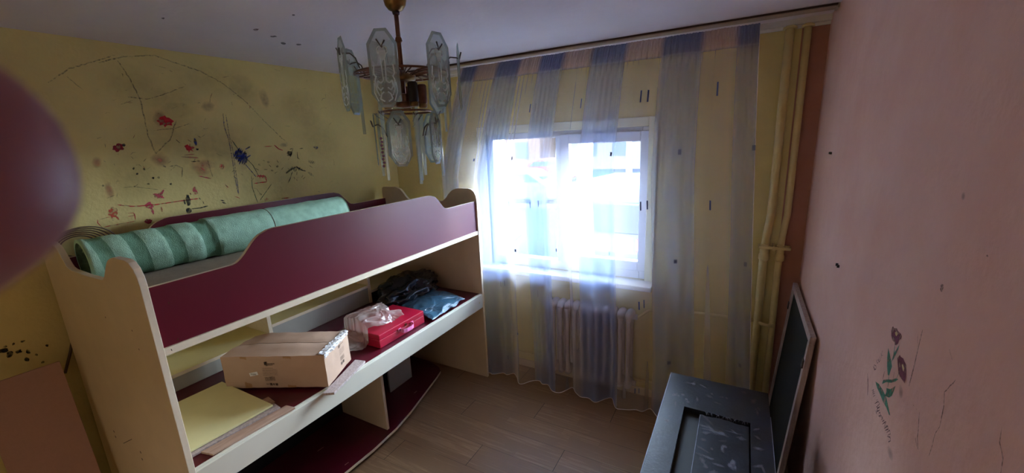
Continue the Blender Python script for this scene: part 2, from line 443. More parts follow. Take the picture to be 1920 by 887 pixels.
# black marks
K.blob(543,287,5,6,BLK,.7,12); K.stroke([(543,280),(549,278),(546,290),(538,292)],.006,BLK)
K.stroke([(557,285),(558,296),(562,299)],.005,BLK); K.stroke([(561,279),(568,278)],.005,BLK)
K.scribble(584,304,6,4,9,.005,BLK,.2); K.stroke([(580,310),(586,315)],.004,BLK)
K.stroke([(536,325),(545,318),(556,313),(566,319),(573,321)],.007,BLK); K.scribble(553,317,12,5,13,.0045,BLK)
K.stroke([(577,323),(588,330)],.014,GRY); K.stroke([(548,322),(544,335),(540,343)],.004,BLK)
for a, b, c, d in ((479,316,485,319),(495,318,501,318),(504,309,508,313),(551,332,553,336),(556,336,557,339),(565,333,568,329),(568,336,572,332),(528,318,531,314),(493,300,496,302),(519,301,522,305),(515,325,520,322),(557,322,556,328),(413,375,421,377),(416,379,424,382),(596,359,600,360),(438,330,443,335),(352,262,358,266),(330,262,337,268),(306,311,311,313),(358,303,368,303)):
    K.stroke([(a,b),(c,d)], .006, BLK)
for px, py in ((503,304),(520,312),(486,309),(250,316),(270,317),(257,326),(287,334),(297,333),(278,345),(320,345),(193,348),(460,288),(510,320),(370,280),(372,302)):
    K.blob(px, py, 2.4, 2, BLK if random.random()<.5 else GRY, .5, 9)
K.stroke([(182,260),(190,257)],.007,GRY); K.stroke([(250,351),(258,346)],.008,GRY); K.stroke([(245,293),(250,298)],.005,GRY)
K.stroke([(318,312),(330,310),(342,315),(341,332)],.004,GRY); K.stroke([(389,300),(394,318),(399,332)],.004,GRY,.001)
K.blob(353,376,4,11,BLK,.3,14); K.blob(354,395,5,5,BLK,.4,12); K.stroke([(345,374),(347,383)],.010,BLK); K.stroke([(358,392),(375,390),(390,386)],.005,BLK)
K.stroke([(356,362),(358,365)],.010,DRED); K.stroke([(373,371),(376,374)],.008,BLK); K.stroke([(380,377),(382,382)],.006,BLK)
K.stroke([(471,330),(473,352),(483,380)],.0032,GRN); K.stroke([(509,345),(487,376)],.0032,GRN); K.stroke([(473,352),(481,354),(488,364)],.0025,GRY)
K.blob(488,364,2.5,2.5,GRY,.4,9)
K.stroke([(366,252),(376,258),(385,252)],.003,GRY); K.stroke([(230,352),(252,350),(300,356)],.002,GRY,.001); K.stroke([(200,372),(215,366)],.003,GRY)
for i in range(75):
    px, py = random.uniform(180,630), random.uniform(120,370)
    if py > 430-px*.12: continue
    a = random.uniform(0, PI); l = random.uniform(3, 12)
    K.stroke([(px,py),(px+l*math.cos(a)*.6,py+l*math.sin(a)*.4+random.uniform(-2,2)),(px+l*math.cos(a),py+l*math.sin(a))], .0025, random.choice((GRY,GRY,SDRT,SPNK)))
# soot spots low down behind the bunk
for px, py, rx, ry in ((6,658,10,4),(18,664,9,5),(35,659,6,3),(42,640,4,2),(50,674,5,5),(52,660,4,4),(68,665,3,2),(80,679,3,2),(25,645,3,2),(88,648,3,2),(10,650,4,2)):
    K.blob(px, py, rx, ry, BLK, .6, 12)
wl = link('wall_left', bm, [MT['yellow'], ink('red_crayon', hexc(196,24,44), .85), ink('dark_red_paint', hexc(140,14,34), .95), ink('pink_crayon', hexc(206,74,96), .7),
     ink('blue_felt_pen', hexc(44,60,130), .85), ink('black_felt_pen', hexc(34,36,34), .85), ink('pencil', hexc(132,118,76), .38, 90),
     ink('orange_red_crayon', hexc(206,82,60), .6), ink('lilac_pen', hexc(112,104,140), .5, 120), smear('pink_smear', hexc(206,130,104), .45), smear('hand_grime', hexc(150,130,80), .16), ink('green_pen', hexc(70,104,76), .75)])
struct(wl)

# right wall with the painted flowers
bm = bmesh.new(); uvl = bm.loops.layers.uv.new('UVMap')
box(bm, XR, XR+.12, YB-.1, YW+.32, -0.02, H+.02)
K = Marks(bm, XR, -1, uvl)
MAR, GRE, INK, BRN, YEL, SM1 = 1,2,3,4,5,6
def poly(pts, mi):
    q = [K.P(*p) for p in pts]; x = K.off()
    f = bm.faces.new([bm.verts.new((x, a, b)) for a, b in q]); f.material_index = mi
    for lp in f.loops: lp[uvl].uv = (1,0)
S = 200/657.0
def fz(l): return [(1600+a*S, 590+b*S) for a, b in l]
poly(fz([(240,80),(247,72),(254,84),(270,84),(276,100),(292,115),(301,132),(296,150),(284,158),(278,178),(266,190),(256,186),(256,172),(242,158),(236,130),(236,100)]), MAR)
poly(fz([(258,110),(268,104),(276,120),(268,134),(262,128)]), YEL)
poly(fz([(273,268),(288,248),(296,262),(310,270),(318,290),(328,310),(329,345),(328,385),(318,425),(302,400),(290,385),(280,360),(276,310)]), MAR)
poly(fz([(300,310),(308,305),(316,330),(312,352),(306,340)]), YEL)
K.stroke(fz([(257,188),(254,225),(248,260),(238,290)]), .003, GRE)
poly(fz([(286,185),(278,215),(262,250),(244,285),(252,240)]), GRE)
poly(fz([(217,205),(226,240),(236,290),(240,320),(230,350),(222,378),(214,370),(210,320),(211,260)]), GRE)
K.stroke(fz([(220,370),(220,410),(214,448)]), .003, GRE)
poly(fz([(178,428),(186,402),(215,400),(240,402),(262,394),(280,398),(262,412),(235,420),(205,416)]), GRE)
K.stroke(fz([(195,350),(182,400)]), .0025, MAR); K.stroke(fz([(255,352),(246,400)]), .0025, MAR)
K.stroke(fz([(282,362),(265,400)]), .003, GRE)
poly(fz([(206,452),(230,460),(262,440),(252,470),(240,500),(222,512),(196,500),(206,475)]), GRE)
poly(fz([(138,412),(160,428),(182,462),(205,510),(216,560),(230,622),(222,618),(206,575),(186,540),(166,490),(148,450)]), GRE)
K.stroke(fz([(90,362),(92,430),(90,497)]), .0035, MAR)
T = (90/399.0)
def tz(l): return [(1610+a*T, 640+b*T) for a, b in l]
# handwriting "10 сек" running up the wall
for st in ([(122,210),(136,243)], [(132,196),(146,205),(146,230),(136,236),(128,212),(132,196)],
           [(160,150),(152,166),(158,184),(168,172)], [(170,140),(166,155),(174,172),(182,156)],
           [(166,158),(176,150)], [(178,126),(184,160)], [(188,100),(192,140)], [(200,78),(190,116),(204,118)]):
    K.stroke(tz(st), .0021, INK)
# second line of handwriting, running down
for st in ([(112,410),(128,404),(118,425),(134,418),(120,440),(138,432),(124,460),(142,448)],
           [(150,492),(160,486)], [(136,520),(165,500),(178,522),(150,545),(168,552)],
           [(140,575),(150,600),(158,560),(178,545),(176,575),(150,585)], [(150,590),(156,612)],
           [(168,600),(180,592),(186,612),(172,626),(166,606)], [(182,632),(192,618),(196,640),(206,626)],
           [(190,655),(205,642),(200,668),(216,655),(212,680),(226,668)], [(200,690),(232,668),(214,710),(236,700)],
           [(214,726),(244,704),(250,730),(222,742)], [(236,760),(262,740),(268,770),(246,782)],
           [(240,790),(266,800),(268,828),(250,838),(256,808)]):
    K.stroke(tz(st), .0023, INK)
K.stroke([(1731,618),(1723,650),(1714,690),(1705,725)], .0028, BRN, .0004)
K.stroke(fz([(400,120),(398,200)]), .0012, BRN)
K.stroke(fz([(635,400),(600,440),(565,478),(560,560),(548,620),(535,690),(510,730),(490,800),(470,870)]), .0016, BRN, .0012)
K.stroke(fz([(562,560),(545,640)]), .0032, BRN, .001)
K.stroke(fz([(410,600),(405,680),(398,760),(400,830)]), .0026, BRN, .001); K.stroke(fz([(385,760),(395,815)]), .0035, BRN)
K.stroke(fz([(370,555),(378,565)]), .002, BRN); K.stroke(fz([(388,575),(395,592)]), .002, BRN)
K.stroke(fz([(595,215),(612,280)]), .0016, BRN, .0005)
K.stroke([(1880,800),(1876,830),(1882,860),(1878,887)], .0018, BRN, .0006)
K.blob(1807,368,4,9,SM1,.4,12,True); K.blob(1690,735,5,14,SM1,.4,12,True); K.blob(1670,850,6,14,SM1,.4,12,True)
K.blob(1767,540,3,8,BRN,.4,9); K.blob(1853,480,2,2,BRN,.4,9)
wr = struct(link('wall_right', bm, [MT['pink'], ink('maroon_paint', hexc(116,44,66), .9), ink('green_paint', hexc(74,138,112), .92), ink('ink_writing', hexc(92,50,62), .95, 200), ink('brown_scratch', hexc(122,84,66), .6, 200), mat('pale_yellow_dab', hexc(206,186,130), .8), smear('dull_smear', hexc(140,104,90), .4)]))

# window wall with its opening (hole from four blocks), pink to the right of the pipes
WX0, WX1, WZ0, WZ1 = -1.80, -0.545, 0.90, 1.955
bm = bmesh.new()
T2 = YW+.30
XP = 0.225
box(bm, XL, WX0, YW, T2, -.02, H+.02); box(bm, WX1, XP, YW, T2, -.02, H+.02)
box(bm, WX0, WX1, YW, T2, -.02, WZ0); box(bm, WX0, WX1, YW, T2, WZ1, H+.02)
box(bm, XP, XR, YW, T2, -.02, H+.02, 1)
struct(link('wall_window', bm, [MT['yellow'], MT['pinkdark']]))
# back wall with a doorway to the hall
bm = bmesh.new()
DX0, DX1 = -1.35, -0.45
box(bm, XL, DX0, YB-.1, YB, -.02, H+.02); box(bm, DX1, XR, YB-.1, YB, -.02, H+.02); box(bm, DX0, DX1, YB-.1, YB, 2.05, H+.02)
struct(link('wall_back', bm, MT['yellow']))
bm = bmesh.new()
box(bm, -2.6, 0.2, YB-1.5, YB-1.4, -.02, H+.02); box(bm, -2.6, -2.5, YB-1.4, YB-.1, -.02, H+.02); box(bm, .1, .2, YB-1.4, YB-.1, -.02, H+.02)
struct(link('wall_hall', bm, MT['white']))
bm = bmesh.new()
for d in ((DX0, DX0+.05, YB-.12, YB+.02, 0, 2.05), (DX1-.05, DX1, YB-.12, YB+.02, 0, 2.05), (DX0, DX1, YB-.12, YB+.02, 2.0, 2.05)): box(bm, *d)
struct(link('trim_1', bm, MT['white']))
bm = bmesh.new(); box(bm, XL-.1, XR+.1, YB-1.5, YW+.3, H, H+.12)
cl = bm.loops.layers.uv.new('UVMap')
def cblob(px, py, rx, ry, mi):
    c = onz(px, py, H); e = onz(px+rx, py, H); f2 = onz(px, py+ry, H)
    a = (e-c); b = (f2-c); vs = []
    for k in range(12):
        t = 2*PI*k/12; q = 1+random.uniform(-.3,.3)
        v = c + a*math.cos(t)*q + b*math.sin(t)*q; vs.append(bm.verts.new((v.x, v.y, H-.0008)))
    fc = bm.faces.new(vs); fc.material_index = mi
for a in ((480,55,5,2,1),(531,81,5,2,2),(560,83,5,1.5,2),(512,68,6,1.5,2),(550,28,3,1.5,2),(306,34,3,1.5,2)): cblob(*a)
struct(link('ceiling', bm, [MT['ceil'], ink('reddish_spot', hexc(120,80,84), .8), ink('grey_spot', hexc(120,112,118), .7)]))

# laminate floor: boards along x, each printed with three strips of short blocks
bm = bmesh.new(); ca = bm.loops.layers.color.new('tone')
box(bm, XL-.1, XR+.1, YB-1.5, YW+.3, -.12, -0.004, 1)
PW, PL, ST = .1885, 1.285, .489
rnd = random.Random(3)
row = -25
while True:
    y0 = 2.042 + row*PW
    if y0 > YW: break
    if y0 + PW < YB-1.4: row += 1; continue
    x = -1.64 + row*ST; x -= math.ceil((x-(XL-.1))/PL)*PL
    while x < XR+.05:
        xa, xb = x+.0014, x+PL-.0014
        base = rnd.uniform(.42,.58)
        for s_ in range(3):
            ya = y0 + PW*s_/3 + (.0007 if s_ == 0 else 0); yb = y0 + PW*(s_+1)/3 - (.0007 if s_ == 2 else 0)
            q = xa
            while q < xb-.001:
                l = rnd.uniform(.22,.5); e = min(xb, q+l)
                if xb-e < .1: e = xb
                f = bm.faces.new([bm.verts.new(v) for v in ((q,ya,0),(e,ya,0),(e,yb,0),(q,yb,0))])
                t = base + rnd.uniform(-.10,.10)
                for lp in f.loops: lp[ca] = (t, t, t, 1)
                q = e
        x += PL
    row += 1
m, nt, b = new_mat('oak_laminate'); L = nt.links
b.inputs['Roughness'].default_value = .38
at = nt.nodes.new('ShaderNodeVertexColor'); at.layer_name = 'tone'
tc = nt.nodes.new('ShaderNodeTexCoord'); mp = nt.nodes.new('ShaderNodeMapping'); mp.inputs['Scale'].default_value = (1.3, 22, 1)
L.new(tc.outputs['Object'], mp.inputs[0])
n = nt.nodes.new('ShaderNodeTexNoise'); n.inputs['Scale'].default_value = 3.2; n.inputs['Detail'].default_value = 7; n.inputs['Distortion'].default_value = .6
L.new(mp.outputs[0], n.inputs['Vector'])
ad = nt.nodes.new('ShaderNodeMath'); ad.operation = 'MULTIPLY_ADD'; ad.inputs[1].default_value = .75
L.new(n.outputs['Fac'], ad.inputs[0]); L.new(at.outputs['Color'], ad.inputs[2])
rp = nt.nodes.new('ShaderNodeValToRGB'); rp.color_ramp.elements[0].position = .6; rp.color_ramp.elements[1].position = 1.12
rp.color_ramp.elements[0].color = hexc(146,112,80); rp.color_ramp.elements[1].color = hexc(192,156,118)
L.new(ad.outputs[0], rp.inputs[0]); L.new(rp.outputs[0], b.inputs['Base Color'])
struct(link('floor', bm, [m, MT['blackd']]))

# cornice strip under the ceiling of the window wall, skirting
bm = bmesh.new(); box(bm, XL, XR, YW-.035, YW, H-.030, H); box(bm, XL, XR, YW-.012, YW, H-.045, H-.030)
struct(link('trim_2', bm, MT['white']))
bm = bmesh.new(); box(bm, XL, XR, YW-.015, YW, 0, .06); struct(link('baseboard_window', bm, MT['cream'], bev=.003))
bm = bmesh.new(); box(bm, XR-.012, XR, YB, YW, 0, .06); struct(link('baseboard_right', bm, MT['cream'], bev=.003))
# plaster band around the opening and the sill
bm = bmesh.new()
yb = YW-.012
for d in ((WX0-.075, WX0, yb, YW+.03, WZ0, WZ1+.06), (WX1, WX1+.058, yb, YW+.03, WZ0, WZ1+.06), (WX0, WX1, yb, YW+.03, WZ1, WZ1+.06)): box(bm, *d)
struct(link('trim_3', bm, MT['plaster'], bev=.004))

# window: fixed left light, tilting right sash
win = bpy.data.objects.new('window_1', None); COL.objects.link(win); win['kind'] = 'structure'
def frame(bm, x0, x1, z0, z1, w, ya, yb_, wb=None):
    wb = wb or w
    box(bm, x0, x0+w, ya, yb_, z0, z1); box(bm, x1-w, x1, ya, yb_, z0, z1)
    box(bm, x0+w, x1-w, ya, yb_, z0, z0+wb); box(bm, x0+w, x1-w, ya, yb_, z1-w, z1)
bm = bmesh.new(); frame(bm, WX0, WX1, WZ0, WZ1, .045, YW+.03, YW+.10, .07)
box(bm, -1.215, -1.155, YW+.03, YW+.10, WZ0+.07, WZ1-.045)
struct(link('window_frame', bm, MT['pvc'], win, bev=.004))
bm = bmesh.new(); frame(bm, -1.175, WX1+.015, WZ0+.06, WZ1-.025, .070, YW+.012, YW+.07)
struct(link('sash', bm, MT['pvc'], win, bev=.006))
bm = bmesh.new(); box(bm, WX0+.045, -1.215, YW+.06, YW+.064, WZ0+.07, WZ1-.045); struct(link('pane', bm, MT['pane'], win))
bm = bmesh.new(); box(bm, -1.107, WX1-.053, YW+.04, YW+.044, WZ0+.12, WZ1-.09); struct(link('pane', bm, MT['pane'], win))
bm = bmesh.new(); box(bm, -1.155, -1.125, YW-.002, YW+.012, 1.36, 1.43); box(bm, -1.148, -1.132, YW-.03, YW-.012, 1.30, 1.42); box(bm, -1.146, -1.134, YW-.02, YW, 1.39, 1.41)
struct(link('handle', bm, MT['pvc'], win, bev=.003))
bm = bmesh.new(); box(bm, WX0-.09, WX1+.07, YW-.13, YW+.03, WZ0-.035, WZ0)
struct(link('window_sill', bm, MT['white'], win, bev=.006))

# ------------------------------------------------------------------ curtain and its rail
YC = 2.62
def cu_edges(z):
    t = max(0, min(1, (2.43-z)/.78)); l = -1.845 - .275*(t**.8)
    r = .028 + .12*max(0, min(1, (2.43-z)/2.1))**1.2
    return l, r
def cu_pt(u, z):
    l, r = cu_edges(z); x = l+(r-l)*u
    k = (2.43-z)/2.43
    A = .005 + .040*k**1.3
    w = (math.sin(2*PI*8.3*u+.6+.5*k)*.9 + .5*math.sin(2*PI*14.7*u+2.1-.8*k) + .13*math.sin(2*PI*27*u+1.0+1.2*k))
    y = YC + A*w + .0035*math.sin(2*PI*62*u+2*k)*max(0, 1-2.2*k)
    y -= .020*k
    if z > 2.3: y += .005*math.sin(2*PI*120*u)*min(1, (z-2.3)/.06)
    x += .35*A*math.cos(2*PI*8.3*u+.6+.5*k)*.6
    # the curtain is squeezed behind the bunk's end
    return Vector((x, max(y, 2.566) if x < -1.70 else y, z))
bm = bmesh.new(); uvl = bm.loops.layers.uv.new('UVMap')
NU, zs = 620, []
z = 2.43
zs = [2.43,2.41,2.39,2.37,2.35,2.335,2.32]+[2.32-(2.32-.018)*i/34 for i in range(1,35)]
def hem(u): return .006 + .010*(1+math.sin(2*PI*8.3*u+1))
G = []
for j, z in enumerate(zs):
    G.append([bm.verts.new(cu_pt(i/NU, max(z, .012+hem(i/NU)*0))) for i in range(NU+1)])
for j in range(len(zs)-1):
    for i in range(NU):
        f = bm.faces.new((G[j][i], G[j][i+1], G[j+1][i+1], G[j+1][i])); f.smooth = True
        for lp, (a, b_) in zip(f.loops, ((i,j),(i+1,j),(i+1,j+1),(i,j+1))): lp[uvl].uv = (a/NU, zs[b_]/2.43)
# hem cord
def cu_u(x, z):
    l, r = cu_edges(z); return (x-l)/(r-l)
cm = [0]
bmh = bmesh.new()
tube(bmh, [cu_pt(i/300, .02)+Vector((0,-.001,0)) for i in range(301)], .0028, 5)
tube(bmh, [cu_pt(1, 2.42-2.4*i/60)+Vector((0,-.001,0)) for i in range(61)], .0018, 5)
# woven marks: little dark rectangles / thin dashes
def mark(px, py, wpx, hpx):
    p = ony(px, py, YC); u = cu_u(p.x, p.z)
    w = wpx*.0028; h = hpx*.0028
    if not (0 < u < 1): return
    l, r = cu_edges(p.z); du = w/(r-l)/2
    vs = []
    for (a, b_) in ((u-du, p.z-h/2), (u+du, p.z-h/2), (u+du, p.z+h/2), (u-du, p.z+h/2)):
        q = cu_pt(a, b_); vs.append(bm.verts.new((q.x, q.y-.0035, q.z)))
    f = bm.faces.new(vs); f.material_index = 1
for a in ((919,211,2,18),(928,211,2,18),(994,203,2,19),(1004,202,2,19),(1090,194,2,21),(1202,181,3,24),(1215,180,3,24),(1346,167,3,26),
          (888,300,4,7),(963,297,4,8),(1146,289,5,9),(1274,285,6,11),(1414,277,6,10),(1201,386,3,20),(1213,385,3,20),(1333,384,3,20),
          (957,382,2,14),(994,384,2,16),(1010,382,2,16),(972,467,4,7),(1045,467,2,8),(1142,476,2,9),(1266,489,6,9),(1398,495,6,9),
          (940,531,2,16),(946,531,2,16),(1009,551,2,20),(1198,571,3,20),(1207,569,2,20),(953,669,2,12),(979,619,4,6),(1257,672,6,8),(1387,686,6,8),(1190,729,2,14),(1197,729,2,14)):
    mark(*a)
m, nt, b = new_mat('sheer_striped_curtain'); L = nt.links; nt.nodes.remove(b)
uvn = nt.nodes.new('ShaderNodeUVMap'); uvn.uv_map = 'UVMap'
sp = nt.nodes.new('ShaderNodeSeparateXYZ'); L.new(uvn.outputs[0], sp.inputs[0])
rp = nt.nodes.new('ShaderNodeValToRGB'); rp.color_ramp.interpolation = 'LINEAR'
e = rp.color_ramp.elements
# value 1 = blue band
bands = [(0.012,.079),(.175,.262),(.348,.435),(.534,.642),(.753,.858),(.949,1.0)]
e[0].position = 0; e[0].color = (0,0,0,1); e[1].position = .999; e[1].color = (1,1,1,1)
for a, b_ in bands:
    for p, c in ((a-.012, 0), (a+.006, 1), (b_-.006, 1), (b_+.012, 0)):
        if .001 < p < .999:
            x = e.new(p); x.color = (c,c,c,1)
L.new(sp.outputs[0], rp.inputs[0])
hd = nt.nodes.new('ShaderNodeMapRange'); hd.inputs['From Min'].default_value = 2.325/2.43; hd.inputs['From Max'].default_value = 2.34/2.43
L.new(sp.outputs[1], hd.inputs['Value'])
cx = nt.nodes.new('ShaderNodeMix'); cx.data_type = 'RGBA'
cx.inputs[6].default_value = hexc(234,228,230); cx.inputs[7].default_value = hexc(164,184,232)
L.new(rp.outputs[0], cx.inputs[0])
ch = nt.nodes.new('ShaderNodeMix'); ch.data_type = 'RGBA'
ch.inputs[6].default_value = hexc(206,184,178); ch.inputs[7].default_value = hexc(118,130,172)
L.new(rp.outputs[0], ch.inputs[0])
cc = nt.nodes.new('ShaderNodeMix'); cc.data_type = 'RGBA'
L.new(hd.outputs[0], cc.inputs[0]); L.new(cx.outputs[2], cc.inputs[6]); L.new(ch.outputs[2], cc.inputs[7])
df = nt.nodes.new('ShaderNodeBsdfDiffuse'); tl = nt.nodes.new('ShaderNodeBsdfTranslucent')
L.new(cc.outputs[2], df.inputs[0]); L.new(cc.outputs[2], tl.inputs[0])
m1 = nt.nodes.new('ShaderNodeMixShader'); m1.inputs[0].default_value = .4
L.new(df.outputs[0], m1.inputs[1]); L.new(tl.outputs[0], m1.inputs[2])
# cover of the threads: .34 cream, .46 blue, heading .85; denser where seen edge-on
cv = nt.nodes.new('ShaderNodeMath'); cv.operation = 'MULTIPLY_ADD'; cv.inputs[1].default_value = .10; cv.inputs[2].default_value = .28
L.new(rp.outputs[0], cv.inputs[0])
lw = nt.nodes.new('ShaderNodeLayerWeight'); lw.inputs[0].default_value = .5
pw = nt.nodes.new('ShaderNodeMath'); pw.operation = 'POWER'; pw.inputs[1].default_value = 3.6; L.new(lw.outputs['Facing'], pw.inputs[0])
cv2 = nt.nodes.new('ShaderNodeMath'); cv2.operation = 'MULTIPLY_ADD'; cv2.inputs[1].default_value = .5
L.new(pw.outputs[0], cv2.inputs[0]); L.new(cv.outputs[0], cv2.inputs[2])
cv3 = nt.nodes.new('ShaderNodeMath'); cv3.operation = 'MULTIPLY_ADD'; cv3.inputs[1].default_value = .5; cv3.use_clamp = True
L.new(hd.outputs[0], cv3.inputs[0]); L.new(cv2.outputs[0], cv3.inputs[2])
tr = nt.nodes.new('ShaderNodeBsdfTransparent'); mx = nt.nodes.new('ShaderNodeMixShader')
L.new(cv3.outputs[0], mx.inputs[0]); L.new(tr.outputs[0], mx.inputs[1]); L.new(m1.outputs[0], mx.inputs[2])
L.new(mx.outputs[0], nt.nodes['Material Output'].inputs[0])
MT['woven'] = mat('woven_blue_mark', hexc(70,84,124), .8)
cur = link('sheer_curtain', bm, [m, MT['woven']])
tag(cur, 'long sheer cream curtain with pale blue stripes and small dark dashes over window', 'curtain')
link('hem', bmh, mat('hem_thread', hexc(226,220,222), .7), cur)
cr = empty('curtain_rail', 'beige ceiling rail carrying the striped sheer curtain', 'curtain rail', loc=(-1, 2.62, H))
def cpart(name, d, m, par, bev=.001):
    bm = bmesh.new(); box(bm, *d); o = link(name, bm, m, par, bev=bev); o.matrix_parent_inverse = par.matrix_world.inverted() if False else Matrix.Translation(-par.location); return o
cpart('rail_board', (XL+.01, XR-.01, 2.585, 2.655, H-.014, H-.001), MT['rail'], cr)
cpart('groove', (XL+.01, XR-.01, 2.577, 2.584, H-.010, H-.001), MT['groove'], cr)
cpart('end_cap', (XR-.012, XR-.003, 2.580, 2.66, H-.02, H-.001), MT['rail'], cr)

def pz(o, par):
    o.parent = par; o.matrix_parent_inverse = Matrix.Translation(-par.location); return o

# ------------------------------------------------------------------ radiator and pipes
rad = empty('radiator', 'cast iron column radiator under the window behind the sheer curtain', 'radiator', loc=(-.93, YW-.10, 0))
rx0, rx1, ns = -1.27, -.585, 12
for i in range(ns):
    xc = rx0 + (i+.5)*(rx1-rx0)/ns
    bm = bmesh.new()
    for yo in (-.045, .045):
        pts = [(xc, YW-.098+yo, z) for z in (.13, .16, .3, .45, .62, .66)]
        tube(bm, pts, [.022,.016,.015,.015,.016,.022], 10)
    for zc in (.13, .665):
        tube(bm, [(xc, YW-.098-.062, zc), (xc, YW-.098-.03, zc+.012), (xc, YW-.098+.03, zc+.012), (xc, YW-.098+.062, zc)], [.018,.03,.03,.018], 10)
    pz(link('section', bm, MT['iron'], smooth=True), rad)
for zc in (.14, .66):
    bm = bmesh.new(); tube(bm, [(rx0-.02, YW-.098, zc), (rx1+.02, YW-.098, zc)], .02, 10); pz(link('manifold', bm, MT['iron']), rad)
for xx in (rx0+.06, rx1-.06):
    bm = bmesh.new(); tube(bm, [(xx, YW-.098, 0), (xx, YW-.098, .11)], .012, 8); pz(link('foot', bm, MT['iron']), rad)
def riser(x, r, label, ty):
    e_ = empty('heating_pipe', label, 'pipe', 'yellow heating risers in the corner', (x, YW-.05, 0))
    bm = bmesh.new()
    tube(bm, [(x-.012, YW-.05, 0), (x-.015, YW-.05, .6), (x-.018, YW-.05, 1.10), (x-.016, YW-.05, 1.18)], r, 16)
    tube(bm, [(x-.016, YW-.05, 1.21), (x-.012, YW-.05, 1.30), (x, YW-.05, 1.42), (x, YW-.05, 1.9), (x, YW-.05, H-.034)], r, 16)
    pz(link('pipe_run', bm, MT['pipe']), e_)
    bm = bmesh.new(); lathe(bm, [(r,0),(r+.007,.006),(r+.007,.035),(r+.003,.04),(r+.003,.09),(r,.1)], (x-.016, YW-.05, 1.14), 16)
    pz(link('socket_joint', bm, MT['pipe']), e_)
    bm = bmesh.new(); lathe(bm, [(r+.012,0),(r+.010,.010),(r,.014)], (x, YW-.05, H-.05), 16); pz(link('ceiling_collar', bm, MT['pipe']), e_)
    return e_
ra = riser(.168, .0215, 'thicker left yellow heating riser pipe, nearer the curtain edge', 0)
rb_ = riser(.246, .0175, 'thinner right yellow heating riser pipe, nearer the pink wall', 0)
bm = bmesh.new()
box(bm, .118, .28, YW-.082, YW-.072, 1.215, 1.232); box(bm, .118, .28, YW-.03, YW-.022, 1.215, 1.232)
box(bm, .118, .125, YW-.082, YW-.022, 1.215, 1.232); box(bm, .273, .28, YW-.082, YW-.022, 1.215, 1.232); box(bm,.19,.20,YW-.086,YW,1.21,1.237)
pz(link('clamp', bm, MT['pipe'], bev=.002), ra)
bm = bmesh.new()
tube(bm, [(.155, YW-.05, .745),(.17, YW-.078, .742),(.20, YW-.088, .740),(.235, YW-.078, .740)], .010, 8)
pz(link('branch_bend', bm, MT['pipe']), rb_)
fp = link('feed_pipe', (lambda b: (tube(b, [(.15, YW-.045, .745), (-.2, YW-.045, .735), (-.50, YW-.045, .70), (-.545, YW-.08, .67), (-.565, YW-.098, .66)], .011, 8), b)[1])(bmesh.new()), MT['pipe'])
tag(fp, 'thin upper heating pipe running from the corner riser to the radiator top', 'pipe')
fp = link('return_pipe', (lambda b: (tube(b, [(.225, YW-.055, .16), (-.2, YW-.045, .155), (-.56, YW-.045, .14), (-1.3, YW-.03, .13), (-2.7, YW-.03, .16)], .012, 8), b)[1])(bmesh.new()), MT['pipe'])
tag(fp, 'thin lower heating pipe running along the wall near the floor under the radiator', 'pipe')

# ------------------------------------------------------------------ bunk bed
BX0, BX1, BY0, BY1 = -2.69, -1.72, .52, 2.552
bunk = empty('bunk_bed', 'cream and maroon loft bunk bed with desk and shelves beneath', 'bunk bed', loc=((BX0+BX1)/2, (BY0+BY1)/2, 0))
def bp(name, bm, m, bev=0.0, par=None):
    o = link(name, bm, m, bev=bev)
    if par: o.parent = par
    else: pz(o, bunk)
    return o
def rc(cx, cz, r, a0, a1, n=5):
    return [(cx+r*math.cos(a0+(a1-a0)*i/n), cz+r*math.sin(a0+(a1-a0)*i/n)) for i in range(n+1)]
def end_profile():
    top = 1.565; low = 1.462
    p = [(BX0, 0), (BX1, 0)]
    p += rc(BX1-.045, top-.055, .05, 0, PI/2)[:0]
    p += [(BX1, top-.085)] + [(BX1-.07+.07*math.cos(t), top-.085+.085*math.sin(t)) for t in (PI*.12, PI*.25, PI*.38, PI*.5)]
    p += [(-1.89, top)]
    p += [(-1.915, top-.006)] + sstep(-1.925, -2.055, 8, top-.012, low)[1:] 
    p += [(-2.2, low-.004), (-2.37, low)] 
    p += sstep(-2.385, -2.50, 8, low+.002, top-.010)[1:]
    p += [(-2.53, top), (BX0+.025, top), (BX0+.006, top-.008), (BX0, top-.03)]
    return p
for (ya, yb_) in ((BY0, BY0+.022), (BY1-.022, BY1)):
    bm = bmesh.new(); prism(bm, end_profile(), 'y', ya, yb_, 0, 1)
    # screw holes and scuffs on the near panel
    if ya == BY0:
        for px, py in ((317,568),(334,636),(322,656),(248,620),(198,595),(261,655)):
            q = ony(px, py, BY0); f = bm.faces.new([bm.verts.new((q.x+.004*math.cos(t*PI/4), BY0-.0006, q.z+.004*math.sin(t*PI/4))) for t in range(8)]); f.material_index = 2
        for px, py, w, h in ((214,809,5,3),(217,819,5,3),(264,848,5,3),(267,861,5,3)):
            q = ony(px, py, BY0); f = bm.faces.new([bm.verts.new((q.x+w*.0016*math.cos(t*PI/4), BY0-.0006, q.z+h*.002*math.sin(t*PI/4))) for t in range(8)]); f.material_index = 2
        q = ony(232,832,BY0); r_ = ony(248,824,BY0)
        f = bm.faces.new([bm.verts.new(v) for v in ((q.x, BY0-.0006, q.z), (r_.x, BY0-.0006, r_.z), (r_.x, BY0-.0006, r_.z+.004), (q.x, BY0-.0006, q.z+.004))]); f.material_index = 2
    bp('end_panel', bm, [MT['cream'], MT['edge'], MT['cable']], .0015)
IY0, IY1 = BY0+.022, BY1-.022
RT, RLO = 1.582, 1.470
